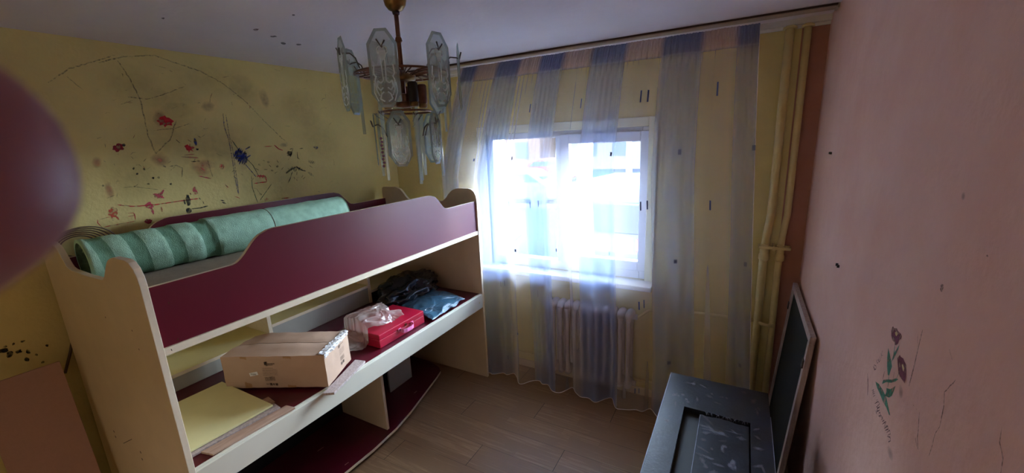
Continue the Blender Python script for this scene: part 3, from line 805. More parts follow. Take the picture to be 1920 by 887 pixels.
def rail_profile(z0):
    p = [(IY0, z0), (IY1, z0), (IY1, RLO), (2.20, RLO)]
    p += sstep(2.185, 2.055, 8, RLO+.001, RT-.01)[1:]
    p += [(2.03, RT-.002), (1.99, RT), (1.00, RT), (.975, RT-.003)]
    p += sstep(.955, .815, 8, RT-.012, RLO)[1:] + [(IY0, RLO-.003)]
    return p
bm = bmesh.new(); prism(bm, rail_profile(1.243), 'x', BX1-.030, BX1-.012, 0, 1)
bp('front_rail', bm, [MT['maroonf'], MT['edge']], .001)
bm = bmesh.new(); prism(bm, rail_profile(1.243), 'x', BX0+.012, BX0+.030, 0, 1)
bp('back_rail', bm, [MT['maroonf'], MT['edge']], .001)
bp('bed_base', (lambda b: (box(b, BX0+.01, BX1-.004, IY0, IY1, 1.215, 1.243), b)[1])(bmesh.new()), MT['edge'], .001)
bm = bmesh.new(); box(bm, BX0+.04, BX1-.045, IY0+.01, IY1-.02, 1.245, 1.385)
bp('mattress', bm, MT['mattress'], .025)
# hutch under the bed, front plane x = -2.42
HX = -2.42
def hb(name, d, m=MT['creamy'], bev=.001, par=None): return bp(name, (lambda b: (box(b, *d), b)[1])(bmesh.new()), m, bev, par)
hb('back_board', (BX0, BX0+.01, IY0, IY1, .715, 1.215), MT['creamy'])
hb('shelf', (BX0+.012, HX, IY0, 1.262, .812, .830), MT['creamy'])
hb('shelf', (BX0+.012, HX, 1.284, 2.030, .862, .880), MT['creamy'])
hb('shelf', (BX0+.012, HX, 2.052, IY1, .812, .830), MT['creamy'])
hb('divider', (BX0+.012, HX, 1.262, 1.284, .735, 1.214), MT['edge'])
hb('divider', (BX0+.012, HX, 2.030, 2.052, .735, 1.214), MT['edge'])
hb('kick_board', (HX-.022, HX-.008, IY0, 1.262, .735, .812), MT['greypanel'])
hb('kick_board', (HX-.022, HX-.008, 1.284, 2.030, .735, .862), MT['greypanel'])
# edge bands on shelf fronts
for (a, b_, z) in ((IY0, 1.262, .812), (1.284, 2.030, .862), (2.052, IY1, .812)):
    hb('shelf_edge', (HX, HX+.0015, a, b_, z, z+.018), MT['edge'], 0)
# desk
hb('desk_top', (BX0+.012, BX1-.03, IY0, IY1, .711, .733), MT['maroon'])
bm = bmesh.new(); box(bm, BX1-.030, BX1-.002, IY0, IY1+.021, .622, .731); box(bm, BX1-.029, BX1-.014, IY0, IY1, .731, .7345)
bp('desk_apron', bm, MT['apron'], .0015)
bm = bmesh.new(); tube(bm, [(BX1-.004, 2.485, .676), (BX1+.0005, 2.485, .676)], .006, 10); bp('screw_cap', bm, MT['creamy'])
bm = bmesh.new(); box(bm, BX1-.12, BX1-.04, .60, 1.50, .612, .628); bp('drawer_runner', bm, MT['creamy'])
# low shelf with a bowed front, uprights standing on it
fr_ = []
cp = [(-2.28,2.46),(-2.20,2.44),(-2.13,2.415),(-2.085,2.375),(-2.055,2.28),(-2.00,2.07),(-1.945,1.86),(-1.912,1.68),(-1.90,1.47),(-1.908,1.24),(-1.945,1.05),(-2.0,.87),(-2.06,.70),(-2.11,.60),(-2.20,.55)]
out = [(-2.66, .55), (-2.66, 2.46)] + cp
bm = bmesh.new(); prism(bm, out, 'z', .030, .050, 0, 1)
for (px, py, l) in ((776,737,10),(595,846,14),(646,872,9)):
    q = onz(px, py, .0505); f = bm.faces.new([bm.verts.new(v) for v in ((q.x,q.y,.0508),(q.x+.004,q.y,.0508),(q.x+.006,q.y+l*.003,.0508),(q.x+.003,q.y+l*.003,.0508))]); f.material_index = 1
bp('low_shelf', bm, [MT['maroon'], MT['edge']], .001)
for y_ in (.75, 1.45, 2.2):
    bm = bmesh.new(); box(bm, -2.6, -2.12, y_, y_+.02, 0, .030); bp('plinth', bm, MT['blackd'])
hb('upright', (-2.66, -1.95, 1.640, 1.660, .050, .711), MT['cream'])
hb('upright', (-2.26, -2.245, 1.965, 2.205, .050, .60), MT['greypanel'])
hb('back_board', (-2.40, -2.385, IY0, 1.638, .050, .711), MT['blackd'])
hb('back_board', (-2.40, -2.385, 1.662, IY1-.4, .050, .711), MT['blackd'])  # black board closes the gap here, its colour standing in for shadow

# ------------------------------------------------------------------ green foam roll on the mattress
A, B = Vector((-2.385, .565, 1.478)), Vector((-2.305, 1.79, 1.492))
r0, r1 = .100, .098
bm = bmesh.new(); uvl = bm.loops.layers.uv.new('UVMap')
d = (B-A).normalized(); u = d.cross(Vector((0,0,1))).normalized(); v = u.cross(d)
NS, NL = 48, 90
rings = []
for i in range(NL+1):
    t = i/NL; c = A+(B-A)*t
    ring = []
    for k in range(NS):
        a = 2*PI*k/NS - PI*.6
        tt = t+.06*(k/NS)
        step = 0
        for s_, hgt in ((.045,-.004),(.085,.004),(.13,-.004),(.175,.004),(.235,-.005),(.285,.005),(.345,-.006),(.395,.010)):
            if tt > s_: step += hgt
        rr = r0+(r1-r0)*t + step*.8 + .003*noise.noise(Vector((t*14, 2*math.cos(a), 2*math.sin(a)))) + .002*noise.noise(Vector((t*50, 5*math.cos(a), 5*math.sin(a))))
        if .60 < t < .62: rr -= .0025
        z_ = math.sin(a)
        p = c + u*rr*math.cos(a) + v*rr*z_
        if p.z < 1.388: p.z = 1.388
        ring.append(bm.verts.new(p))
    rings.append(ring)
for i in range(NL):
    for k in range(NS):
        f = bm.faces.new((rings[i][k], rings[i][(k+1)%NS], rings[i+1][(k+1)%NS], rings[i+1][k])); f.smooth = True
        for lp, (ii, kk) in zip(f.loops, ((i,k),(i,k+1),(i+1,k+1),(i+1,k))): lp[uvl].uv = (ii/NL, kk/NS)
# spiral ends: concentric recessed rings
for ring, dd, mi in ((rings[0], -1, 1), (rings[-1], 1, 1)):
    c = A if dd < 0 else B; prev = ring
    for q, dep in ((.86,.0),(.84,.010),(.66,.004),(.64,.016),(.44,.008),(.42,.03),(.16,.05)):
        nr = [bm.verts.new(c + (v_.co-c)*1.0*q/1.0 - d*dd*dep) if False else bm.verts.new(c + (ring[k].co-c)*q - d*dd*dep) for k in range(NS)]
        for k in range(NS):
            f = bm.faces.new((prev[k], nr[k], nr[(k+1)%NS], prev[(k+1)%NS])); f.material_index = mi if q < .86 else 0
            for lp in f.loops: lp[uvl].uv = (0 if dd<0 else .9, 0)
        prev = nr
    f = bm.faces.new(prev); f.material_index = 1
ro = link('foam_roll', bm, [MT['foam'], MT['foamend']]); recenter(ro)
tag(ro, 'thick roll of pale green foam underlay lying on the bunk mattress', 'foam roll')
bm = bmesh.new(); c = A+(B-A)*.61
tube(bm, [c+u*.1005*math.cos(t*PI/16)+v*.1005*math.sin(t*PI/16) if (c+v*.1*math.sin(t*PI/16)).z > 1.395 else c+u*.1005*math.cos(t*PI/16)+Vector((0,0,1.395-c.z)) for t in range(32)], .0022, 6, closed=True)
o = link('string', bm, MT['cable']); o.parent = ro; o.matrix_parent_inverse = Matrix.Translation(-ro.location)

# ------------------------------------------------------------------ things on the desk
DZ = .7345
def planar(name, quad, z0, z1, m, label, cat, group=None, bev=.001):
    bm = bmesh.new(); prism(bm, quad, 'z', z0, z1); o = link(name, bm, m, bev=bev); recenter(o)
    return tag(o, label, cat, group)
G1 = 'raw wood planks under the yellow board'
planar('wood_plank', [(-1.965,.556),(-1.885,.556),(-1.858,.935),(-1.93,.945)], DZ, DZ+.009, MT['wood'], 'raw wood plank lying innermost under the yellow board, mostly hidden', 'plank', G1)
planar('wood_plank', [(-1.880,.562),(-1.818,.562),(-1.790,.918),(-1.850,.925)], DZ, DZ+.012, MT['woodx'], 'raw wood plank in the middle, half covered by the yellow board', 'plank', G1)
planar('wood_plank', [(-1.810,.600),(-1.752,.615),(-1.728,.95),(-1.783,.942)], DZ+.0005, DZ+.0095, MT['wood'], 'raw wood plank with broken end along the front edge of the desk', 'plank', G1)
o = planar('laminate_board', [(-1.835,.556),(-1.822,.905),(-2.262,.905),(-2.275,.556)], DZ+.0145, DZ+.024, MT['creamy'], 'pale yellow laminate board lying on planks on the desk', 'board')
o = planar('wood_plank', [(-1.655,1.105),(-1.700,1.075),(-1.815,1.37),(-1.752,1.385)], DZ+.0005, DZ+.0125, MT['woodx'], 'short greyish plank sticking out from under the cardboard box corner', 'plank')

# cardboard box
bx = empty('cardboard_box', 'large crumpled brown cardboard box taped shut on the desk', 'box', loc=(-1.98, 1.10, DZ+.0135))
Rz = Matrix.Translation(Vector((-1.72, 1.125, DZ+.014))) @ Matrix.Rotation(math.radians(26.5), 4, 'Z')
LX, LY, LZ = .525, .262, .172
bm = bmesh.new()
nx, ny, nz = 26, 14, 10
def boxdef(p):
    x, y, z = p
    # sagging top, dented far left corner, bulging sides
    fx, fy, fz_ = -x/LX, y/LY, z/LZ
    q = Vector(p)
    if fz_ > .99: q.z += .006*math.sin(fx*PI)*math.sin(fy*PI) + .004*noise.noise(Vector((fx*5, fy*5, 1)))
    q.y -= .006*math.sin(fx*PI)*math.sin(fz_*PI)*(1-2*fy)
    if fx > .8 and fy > .3: q.z -= .030*(fx-.8)/.2*(fy-.3)*fz_
    q += Vector((noise.noise(q*22), noise.noise(q*22+Vector((7,0,0))), noise.noise(q*22+Vector((0,9,0)))))*.0022
    return Rz @ q
def gridface(o_, du, dv, nu, nv, mi=0):
    V = [[bm.verts.new(boxdef((o_[0]+du[0]*i/nu+dv[0]*j/nv, o_[1]+du[1]*i/nu+dv[1]*j/nv, o_[2]+du[2]*i/nu+dv[2]*j/nv))) for i in range(nu+1)] for j in range(nv+1)]
    for j in range(nv):
        for i in range(nu):
            f = bm.faces.new((V[j][i], V[j][i+1], V[j+1][i+1], V[j+1][i])); f.material_index = mi; f.smooth = True
gridface((-LX,0,0),(LX,0,0),(0,0,LZ),nx,nz); gridface((-LX,LY,0),(LX,0,0),(0,0,LZ),nx,nz)
gridface((0,0,0),(0,LY,0),(0,0,LZ),ny,nz); gridface((-LX,0,0),(0,LY,0),(0,0,LZ),ny,nz)
gridface((-LX,0,0),(LX,0,0),(0,LY,0),nx,ny); 
pz(link('carton', bm, MT['card']), bx)
bm = bmesh.new(); gridface((-LX,0,LZ),(LX,0,0),(0,LY/2-.002,0),nx,6); gridface((-LX,LY/2+.002,LZ),(LX,0,0),(0,LY/2-.002,0),nx,6)
pz(link('top_flap', bm, MT['card']), bx)
def decal(name, rects, face, m, off=.0042):
    """small printed / stuck rectangles on a box face: 'f' front (y=0), 'r' right end (x=0), 't' top"""
    global bm
    bm = bmesh.new()
    for (a0, a1, b0, b1, rot) in rects:
        vs = []
        ca_, cb_ = (a0+a1)/2, (b0+b1)/2
        for (a, b_) in ((a0,b0),(a1,b0),(a1,b1),(a0,b1)):
            da, db = a-ca_, b_-cb_
            a2, b2 = ca_+da*math.cos(rot)-db*math.sin(rot), cb_+da*math.sin(rot)+db*math.cos(rot)
            p = {'f': (a2, 0, b2), 'r': (0, a2, b2), 't': (a2, b2, LZ)}[face]
            q = boxdef(p); nrm = Rz.to_3x3() @ Vector({'f': (0,-1,0), 'r': (1,0,0), 't': (0,0,1)}[face])
            vs.append(bm.verts.new(q+nrm*off*.45))
        bm.faces.new(vs)
    return pz(link(name, bm, m), bx)
# front print: shield logo, text lines, barcode, symbols
pr = [(-.305,-.295,.128,.144,0),(-.300,-.288,.124,.146,.1),(-.286,-.252,.132,.137,0),(-.286,-.262,.126,.129,0)]
pr += [(-.318,-.240,.104-.0075*i,.1055-.0075*i,0) for i in range(5)] + [(-.318,-.262,.112,.1135,0)]
for i in range(15): pr.append((-.312+i*.0034, -.312+i*.0034+random.choice((.0012,.002)), .042, .064, 0))
pr += [(-.312,-.297,.022,.026,0),(-.295,-.281,.014,.030,0),(-.277,-.269,.016,.028,0),(-.265,-.253,.014,.029,0)]
decal('printing', pr, 'f', MT['print'])
pr = [(.145,.156,.128,.146,0),(.156,.166,.132,.144,0),(.165,.20,.140,.143,0)] + [(.145,.20,.116-.008*i,.1175-.008*i,0) for i in range(4)]
for i in range(10): pr.append((.148+i*.0045, .150+i*.0045, .055, .078, 0))
pr += [(.148,.162,.030,.046,0),(.168,.185,.032,.048,0)]
decal('end_printing', pr, 'r', MT['print'])
decal('sticker', [(-.388,-.344,.072,.090,.22)], 'f', MT['sticker'], .006)
decal('sticker_print', [(-.380+.004*i,-.378+.004*i,.076,.085,.22) for i in range(7)], 'f', MT['print'], .0075)
decal('tape', [(-.425,-.392,.0,.172,0)], 'f', MT['cardd'], .003); decal('tape', [(-.205,-.165,.0,.172,0)], 'f', MT['cardd'], .003)
# crumpled clear tape along the right end's top and corner
bm = bmesh.new()
for j in range(18):
    for k in range(3):
        pass
V = []
for j in range(25):
    t = j/24; row_ = []
    for k in range(9):
        s_ = k/8
        if s_ < .6: p = (-.030*(1-s_/.6)-.002, t*LY, LZ)
        else: p = (0, t*LY, LZ-.022*(s_-.6)/.4)
        q = boxdef(p) + Vector((0,0,.004)) + (Rz.to_3x3() @ Vector((.004,0,0))) + Vector((noise.noise(Vector((t*14,s_*5,0))), noise.noise(Vector((t*14,s_*5,9))), abs(noise.noise(Vector((t*16,s_*6,4))))))*.008
        row_.append(bm.verts.new(q))
    V.append(row_)
for j in range(24):
    for k in range(8): bm.faces.new((V[j][k], V[j][k+1], V[j+1][k+1], V[j+1][k]))
pz(link('clear_tape', bm, MT['tapec']), bx)

# red case
cs = empty('tool_case', 'flat red painted wooden case with pink handle on the desk', 'case', loc=(-1.92, 1.73, DZ))
CX0, CX1, CY0, CY1 = -2.075, -1.795, 1.535, 1.93
bm = bmesh.new(); box(bm, CX0, CX1, CY0, CY1, DZ+.0005, DZ+.052); pz(link('body', bm, MT['red'], bev=.004), cs)
bm = bmesh.new(); box(bm, CX0, CX1, CY0, CY1, DZ+.0535, DZ+.085); pz(link('lid', bm, MT['red'], bev=.004), cs)
bm = bmesh.new()
hp = [(CX1+.002, 1.705, DZ+.048), (CX1+.010, 1.705, DZ+.046), (CX1+.024, 1.712, DZ+.040), (CX1+.030, 1.735, DZ+.038), (CX1+.030, 1.775, DZ+.038), (CX1+.024, 1.798, DZ+.040), (CX1+.010, 1.805, DZ+.046), (CX1+.002, 1.805, DZ+.048)]
for a, b_ in zip(hp, hp[1:]):
    a = Vector(a); b_ = Vector(b_); w = Vector((0,0,.011))
    vs = [bm.verts.new(p) for p in (a-w, b_-w, b_+w, a+w)]
    n_ = (b_-a).cross(w).normalized()*.0035
    vs2 = [bm.verts.new(p+n_) for p in (a-w, b_-w, b_+w, a+w)]
    bm.faces.new(vs); bm.faces.new(vs2[::-1])
    for i in range(4): bm.faces.new((vs[i], vs[(i+1)%4], vs2[(i+1)%4], vs2[i]))
pz(link('handle', bm, MT['pinkh'], bev=.001), cs)
bm = bmesh.new()
bm.free()
for y_ in (1.70, 1.81):
    bm = bmesh.new(); box(bm, CX1, CX1+.006, y_-.012, y_+.012, DZ+.036, DZ+.060); pz(link('handle_mount', bm, MT['pinkh'], bev=.002), cs)
bm = bmesh.new(); tube(bm, [(CX1+.005, 1.702, DZ+.048), (CX1+.009, 1.702, DZ+.048)], .004, 10); pz(link('rivet', bm, MT['hook']), cs)
bm = bmesh.new(); box(bm, CX1, CX1+.004, 1.748, 1.764, DZ+.052, DZ+.070); pz(link('latch', bm, MT['brass'], bev=.001), cs)

# crumpled plastics
def crumple(name, c, r, m, seed, flat=0.3, amp=.35, base=DZ, rot=0, sub=5, floor_fn=None):
    bm = bmesh.new(); bmesh.ops.create_icosphere(bm, subdivisions=sub, radius=1)
    cr_, sr = math.cos(rot), math.sin(rot)
    for v_ in bm.verts:
        p = v_.co.copy(); s_ = Vector((seed, seed*2, 0))
        n1 = 1-2*abs(noise.noise(p*1.6+s_)); n2 = 1-2*abs(noise.noise(p*3.7+s_)); n3 = 1-2*abs(noise.noise(p*8+s_))
        k = 1 + amp*(n1*.6+n2*.3+n3*.14-.3)
        x, y, z_ = p.x*r[0]*k, p.y*r[1]*k, p.z*r[2]*k
        v_.co = Vector((c[0]+x*cr_-y*sr, c[1]+x*sr+y*cr_, c[2]+z_))
        lo = base if floor_fn is None else floor_fn(v_.co.x, v_.co.y)
        if v_.co.z < lo+.002: v_.co.z = lo+.002
    o = link(name, bm, m, smooth=True); return recenter(o)
def desk_or_case(x, y):
    return DZ+.0865 if (CX0-.006 < x < CX1+.006 and CY0-.006 < y < CY1+.006) else DZ
def sheet(name, pts, nu, nv, m, seed, amp, lift, floor_fn, ridge=5):
    """crumpled sheet over a quad (4 corners, each x, y, height above support)"""
    bm = bmesh.new(); V = []
    for j in range(nv+1):
        row_ = []
        for i in range(nu+1):
            a, b_ = i/nu, j/nv
            P0, P1, P2, P3 = [Vector(p) for p in pts]
            p = P0*(1-a)*(1-b_)+P1*a*(1-b_)+P2*a*b_+P3*(1-a)*b_
            s_ = Vector((seed, 0, 0))
            n1 = 1-abs(noise.noise(Vector((a*2.2,b_*2.2,0))+s_))*2; n2 = 1-abs(noise.noise(Vector((a*ridge,b_*ridge,3))+s_))*2; n3 = 1-abs(noise.noise(Vector((a*ridge*2.3,b_*ridge*2.3,6))+s_))*2
            h_ = p.z + lift*(math.sin(a*PI)*math.sin(b_*PI))**.6 + amp*(n1*.55+n2*.3+n3*.15)
            e_ = Vector((noise.noise(Vector((a*4,b_*4,20))+s_), noise.noise(Vector((a*4,b_*4,30))+s_), 0))*.03
            x, y = p.x+e_.x, p.y+e_.y
            row_.append(bm.verts.new((x, y, floor_fn(x, y)+max(.003, h_))))
        V.append(row_)
    for j in range(nv):
        for i in range(nu):
            f = bm.faces.new((V[j][i], V[j][i+1], V[j+1][i+1], V[j+1][i])); f.smooth = True
    return recenter(link(name, bm, m))
o = sheet('plastic_bag', [(-2.16,1.33,.0),(-1.875,1.40,.01),(-1.84,1.80,.0),(-2.12,1.84,.02)], 90, 90, MT['clearbag'], 3.3, .035, .045, desk_or_case, 6)
tag(o, 'crumpled milky clear plastic bag draped over the red case', 'plastic bag')
o = crumple('plastic_sheeting', (-2.21, 2.24, DZ+.075), (.17,.25,.10), MT['bag'], 11.3, amp=.5, rot=.2)
tag(o, 'crumpled black plastic sheeting heaped at the back of the desk', 'plastic sheet')
# folded bubble wrap, hanging to the front edge
bw = sheet('bubble_wrap', [(-2.10,2.02,.03),(-1.745,1.955,.004),(-1.76,2.36,.0),(-2.04,2.34,.05)], 70, 60, MT['bubble'], 8.1, .022, .035, lambda x, y: DZ, 4)
tag(bw, 'folded dark blue green bubble wrap by the front edge of the desk', 'bubble wrap')

# ------------------------------------------------------------------ left corner: board and cables
bd = bmesh.new()
# leans against the left wall, outline solved from the photograph, thickness 18 mm
TL, TR = Vector((-2.60, .215, 1.03)), Vector((-2.60, .455, 1.03))
lean = Vector((.16, 0, -1.03)).normalized(); LEN = 1.04
for p in (1,):
    n_ = Vector((1.03,0,.16)).normalized()*.018
    c4 = [TL, TR, TR+lean*LEN, TL+lean*LEN]
    a = [bd.verts.new(p_) for p_ in c4]; b4 = [bd.verts.new(p_-n_) for p_ in c4]
    bd.faces.new(a); bd.faces.new(b4[::-1])
    for i in range(4): bd.faces.new((a[i], b4[i], b4[(i+1)%4], a[(i+1)%4]))
o = link('leaning_board', bd, MT['pinkboard'], bev=.002); recenter(o); tag(o, 'narrow pinkish brown board leaning beside the near end of the bunk', 'board')
cbz = empty('cable_coil', 'coil of old brown cable hung behind the near bunk post', 'cable', loc=(-2.74, .60, 1.50))
bm = bmesh.new()
for k in range(6):
    cy, cz, rr = .650+.004*k, 1.50-.002*k, .055+.011*k
    pts = [(-2.745+.012*math.sin(t*2*PI/28+k)+.003*k, cy+rr*1.15*math.cos(t*2*PI/28), cz+rr*.9*math.sin(t*2*PI/28)) for t in range(28)]
    tube(bm, pts, .003, 6, closed=True)
pz(link('loops', bm, MT['cable']), cbz)
for (pts) in ([(118,480),(138,540),(142,600),(132,660),(122,700)], [(125,480),(146,560),(152,620),(162,680),(170,720)]):
    bm = bmesh.new(); tube(bm, [onx(a, b_, XL+.012) for a, b_ in pts], .006, 6); pz(link('loose_end', bm, MT['cable']), cbz)

# ------------------------------------------------------------------ insect screen leaning on the right wall
scn = empty('insect_screen', 'dark mesh insect screen in a raw wood frame leaning on pink wall', 'insect screen', loc=(.27, 2.4, 0))
T0 = onx(1532, 628, XR-.012); T1 = onx(1493, 536, XR-.012)
T0 = Vector((XR-.012, T0.y, 1.02)); T1 = Vector((XR-.012, T1.y-.045, 1.02))
dn = Vector((-.075, 0, -1.02)); nn = dn.normalized(); ax = (T1-T0).normalized(); th = ax.cross(nn).normalized()*.022
if th.x < 0: th = -th
W_ = (T1-T0).length; HH = dn.length
def scbox(bm, a0, a1, h0, h1, t0=0., t1=1.):
    vs = [T0+ax*a+nn*h_-th*t for a in (a0,a1) for h_ in (h0,h1) for t in (t0,t1)]
    vs = [bm.verts.new(v_) for v_ in vs]
    for f in ((0,1,3,2),(4,6,7,5),(0,4,5,1),(2,3,7,6),(0,2,6,4),(1,5,7,3)): bm.faces.new([vs[i] for i in f])
for nm, a in (('frame_bar',(0,W_,0,.035)),('frame_bar',(0,W_,HH-.035,HH)),('frame_bar',(0,.035,.036,HH-.036)),('frame_bar',(W_-.035,W_,.036,HH-.036))):
    bm = bmesh.new(); scbox(bm, *a); pz(link(nm, bm, MT['woodx'], bev=.002), scn)
bm = bmesh.new(); scbox(bm, .035, W_-.035, .035, HH-.035, .45, .55); pz(link('mesh', bm, MT['mesh']), scn)
for a0 in (.004, W_-.031):
    bm = bmesh.new(); scbox(bm, a0, a0+.027, .12, .16, 1.0, 1.25); pz(link('latch', bm, MT['darkwire'], bev=.001), scn)

# ------------------------------------------------------------------ black chest in the foreground
chs = empty('black_chest', 'worn black chest with a torn recessed panel in its lid', 'chest', loc=(-.03, 1.5, 0))
KX0, KX1, KY0, KY1, KZ = -.232, .176, .93, 1.955, .75
px0, px1, py1 = -.158, .105, 1.79          # recess
def ktop(px, py): p = onz(px, py, KZ); return p
bm = bmesh.new()
box(bm, KX0+.012, KX1-.012, KY0+.01, KY1-.01, 0, KZ-.028)
pz(link('body', bm, MT['black'], bev=.006), chs)
r1_ = ktop(1282,762); r2_ = ktop(1407,793); r3_ = ktop(1257,887); r4_ = ktop(1409,887)
RX0, RX1, RY1 = (r1_.x+r3_.x)/2, (r2_.x+r4_.x)/2, (r1_.y+r2_.y)/2
i1 = ktop(1313,773); i3 = ktop(1297,887)
IX0 = (i1.x+i3.x)/2
bm = bmesh.new()
RY0 = KY0+.14
box(bm, KX0, RX0, KY0, KY1, KZ-.026, KZ); box(bm, RX1, KX1, KY0, KY1, KZ-.026, KZ)
box(bm, RX0, RX1, RY1, KY1, KZ-.026, KZ); box(bm, RX0, RX1, KY0, RY0, KZ-.026, KZ)
bmesh.ops.remove_doubles(bm, verts=bm.verts, dist=.0001)
def smudge(bm, uvl, p, a, b_, z, rot=0, mi=1):
    n = 14; cv_ = bm.verts.new((p[0], p[1], z)); R1, R2 = [], []
    for rr, R_ in ((.55,R1),(1,R2)):
        for k in range(n):
            t = 2*PI*k/n; q = rr*(1+random.uniform(-.25,.25)); u_, v__ = a*q*math.cos(t), b_*q*math.sin(t)
            R_.append(bm.verts.new((p[0]+u_*math.cos(rot)-v__*math.sin(rot), p[1]+u_*math.sin(rot)+v__*math.cos(rot), z)))
    for k in range(n):
        f = bm.faces.new((cv_, R1[k], R1[(k+1)%n])); f.material_index = mi
        for lp in f.loops: lp[uvl].uv = (1 if lp.vert is cv_ else .6, 0)
        f = bm.faces.new((R1[k], R2[k], R2[(k+1)%n], R1[(k+1)%n])); f.material_index = mi
        for lp in f.loops: lp[uvl].uv = (.6 if lp.vert in R1 else 0, 0)
uvl = bm.loops.layers.uv.new('UVMap')
for i in range(30):
    while True:
        x, y = random.uniform(KX0+.03, KX1-.03), random.uniform(1.3, KY1-.03)
        if x < RX0-.03 or x > RX1+.02 or y > RY1+.03: break
    smudge(bm, uvl, (x, y), random.uniform(.006,.028), random.uniform(.004,.012), KZ+.0006+.00002*i, random.uniform(0,PI))
pz(link('lid_frame', bm, [MT['black'], MT['dust']], bev=0), chs)
bm = bmesh.new(); box(bm, RX0+.001, RX1-.001, RY0+.001, RY1-.001, KZ-.0275, KZ-.020); pz(link('lid_board', bm, MT['blackd']), chs)
bm = bmesh.new(); uvl = bm.loops.layers.uv.new('UVMap')
# loose inner panel, front end lifted a little at the torn edge
vs = []
NN = 16
for i in range(NN+1):
    t = i/NN; y = RY1-.012-.004*math.sin(t*9)-.006*random.random()
    vs.append((IX0+(RX1-.006-IX0)*t, y))
prism(bm, [(RX1-.006, RY0+.01), (IX0, RY0+.01)][::1]+vs, 'z', KZ-.0195, KZ-.007)
bmesh.ops.recalc_face_normals(bm, faces=bm.faces)
for i in range(34):
    x, y = random.uniform(IX0+.02, RX1-.03), random.uniform(1.3, RY1-.03)
    smudge(bm, uvl, (x, y), random.uniform(.008,.04), random.uniform(.004,.014), KZ-.0064+.00002*i, random.uniform(0,PI))
for (a, b_, c_, d_) in ((-.05,1.66,.05,.006),(-.035,1.61,.045,.008)):
    smudge(bm, uvl, (a, b_), c_, d_, KZ-.0055, -.9)
pz(link('inner_panel', bm, [MT['black'], MT['dust']]), chs)
bm = bmesh.new()
for i in range(26):
    t = random.random(); x = IX0+(RX1-IX0)*(.05+.95*t); y = RY1-.003
    a = random.uniform(-.8,.8); l = random.uniform(.006,.02)
    tube(bm, [(x, y, KZ+.001), (x+l*.5*math.sin(a), y-l*.5, KZ+.004), (x+l*math.sin(a), y-l, KZ-.002)], .0006, 4)
pz(link('torn_threads', bm, MT['darkedge']), chs)
bm = bmesh.new(); box(bm, KX0-.0025, KX0, KY0, KY1, KZ-.004, KZ+.001); pz(link('worn_edge', bm, MT['darkedge']), chs)
bm = bmesh.new(); box(bm, KX1, KX1+.002, KY0, KY1-.18, KZ-.003, KZ+.001); pz(link('worn_edge', bm, MT['darkedge']), chs)
bm = bmesh.new(); box(bm, IX0-.002, IX0, RY0+.01, RY1-.02, KZ-.011, KZ-.0065); pz(link('worn_edge', bm, MT['darkedge']), chs)

# little wall hooks
for i, (px, py) in enumerate(((1559,287),(1573,498))):
    p = onx(px, py, XR)
    bm = bmesh.new(); w = .009
    box(bm, p.x-.006, p.x-.0004, p.y-.012, p.y+.012, p.z-.0015, p.z+.0015); box(bm, p.x-.008, p.x-.0004, p.y-.014, p.y-.010, p.z-.005, p.z+.005); box(bm, p.x-.008, p.x-.0004, p.y+.010, p.y+.014, p.z-.005, p.z+.005)
    o = link('wall_hook', bm, MT['hook']); recenter(o)
    tag(o, ('tiny black clip on the pink wall, upper of the two' , 'tiny black clip on the pink wall, lower of the two')[i], 'hook', 'black clips on the pink wall')

# ------------------------------------------------------------------ chandelier
CC = Vector((-1.19, 1.29, 0))
chd = empty('chandelier', 'brass chandelier hung with etched octagonal glass plates and long prisms', 'chandelier', loc=(CC.x, CC.y, H))
def cp_(name, bm, m, smooth=False, bev=0, par=None):
    o = link(name, bm, m, smooth=smooth, bev=bev)
    if par: o.parent = par
    else: pz(o, chd)
    return o
bm = bmesh.new(); lathe(bm, [(.045,0),(.045,-.004),(.044,-.02),(.038,-.045),(.026,-.06),(.012,-.066)], (CC.x, CC.y, H), 24); cp_('ceiling_cup', bm, MT['brass'])
bm = bmesh.new(); lathe(bm, [(.012,0),(.014,-.004),(.012,-.012)], (CC.x, CC.y, H-.064), 16); cp_('collar', bm, MT['hook'])
bm = bmesh.new(); tube(bm, [(CC.x,CC.y,H-.07),(CC.x,CC.y,2.29),(CC.x,CC.y,2.10)], .0085, 12); cp_('rod', bm, MT['copper'])
bm = bmesh.new(); lathe(bm, [(.009,0),(.014,.006),(.012,.016),(.009,.022)], (CC.x, CC.y, 2.285), 12); cp_('rod_knot', bm, MT['copper'])
# view direction angle so plates face as in the photo
va = math.atan2(-CC.y, -CC.x)            # towards the camera
NP = 7
RO = .222
pl_ang = [va + math.radians(a) for a in (-66, -15, 36, 87, 139, 190, 242)]
bm = bmesh.new()
for k in range(28):
    a = 2*PI*k/28
    tube(bm, [(CC.x+.02*math.cos(a), CC.y+.02*math.sin(a), 2.158+.004*(k%3)), (CC.x+.10*math.cos(a+.03), CC.y+.10*math.sin(a+.03), 2.176+.005*(k%3)), (CC.x+.175*math.cos(a), CC.y+.175*math.sin(a), 2.170+.003*(k%2))], .0028, 6)
cp_('spokes', bm, MT['copper'])
for R_, z_ in ((.175, 2.172), (.10, 2.03)):
    bm = bmesh.new(); tube(bm, [(CC.x+R_*math.cos(t*PI/24), CC.y+R_*math.sin(t*PI/24), z_) for t in range(48)], .004, 8, closed=True); cp_('ring', bm, MT['copper'])
bm = bmesh.new(); lathe(bm, [(.02,0),(.05,.004),(.052,.02),(.03,.03),(.012,.04)], (CC.x, CC.y, 2.145), 24); cp_('hub', bm, MT['brass'])
bm = bmesh.new(); lathe(bm, [(.012,-.12),(.04,-.115),(.042,-.10),(.012,-.095)], (CC.x, CC.y, 2.165), 24); cp_('lower_hub', bm, MT['copper'])
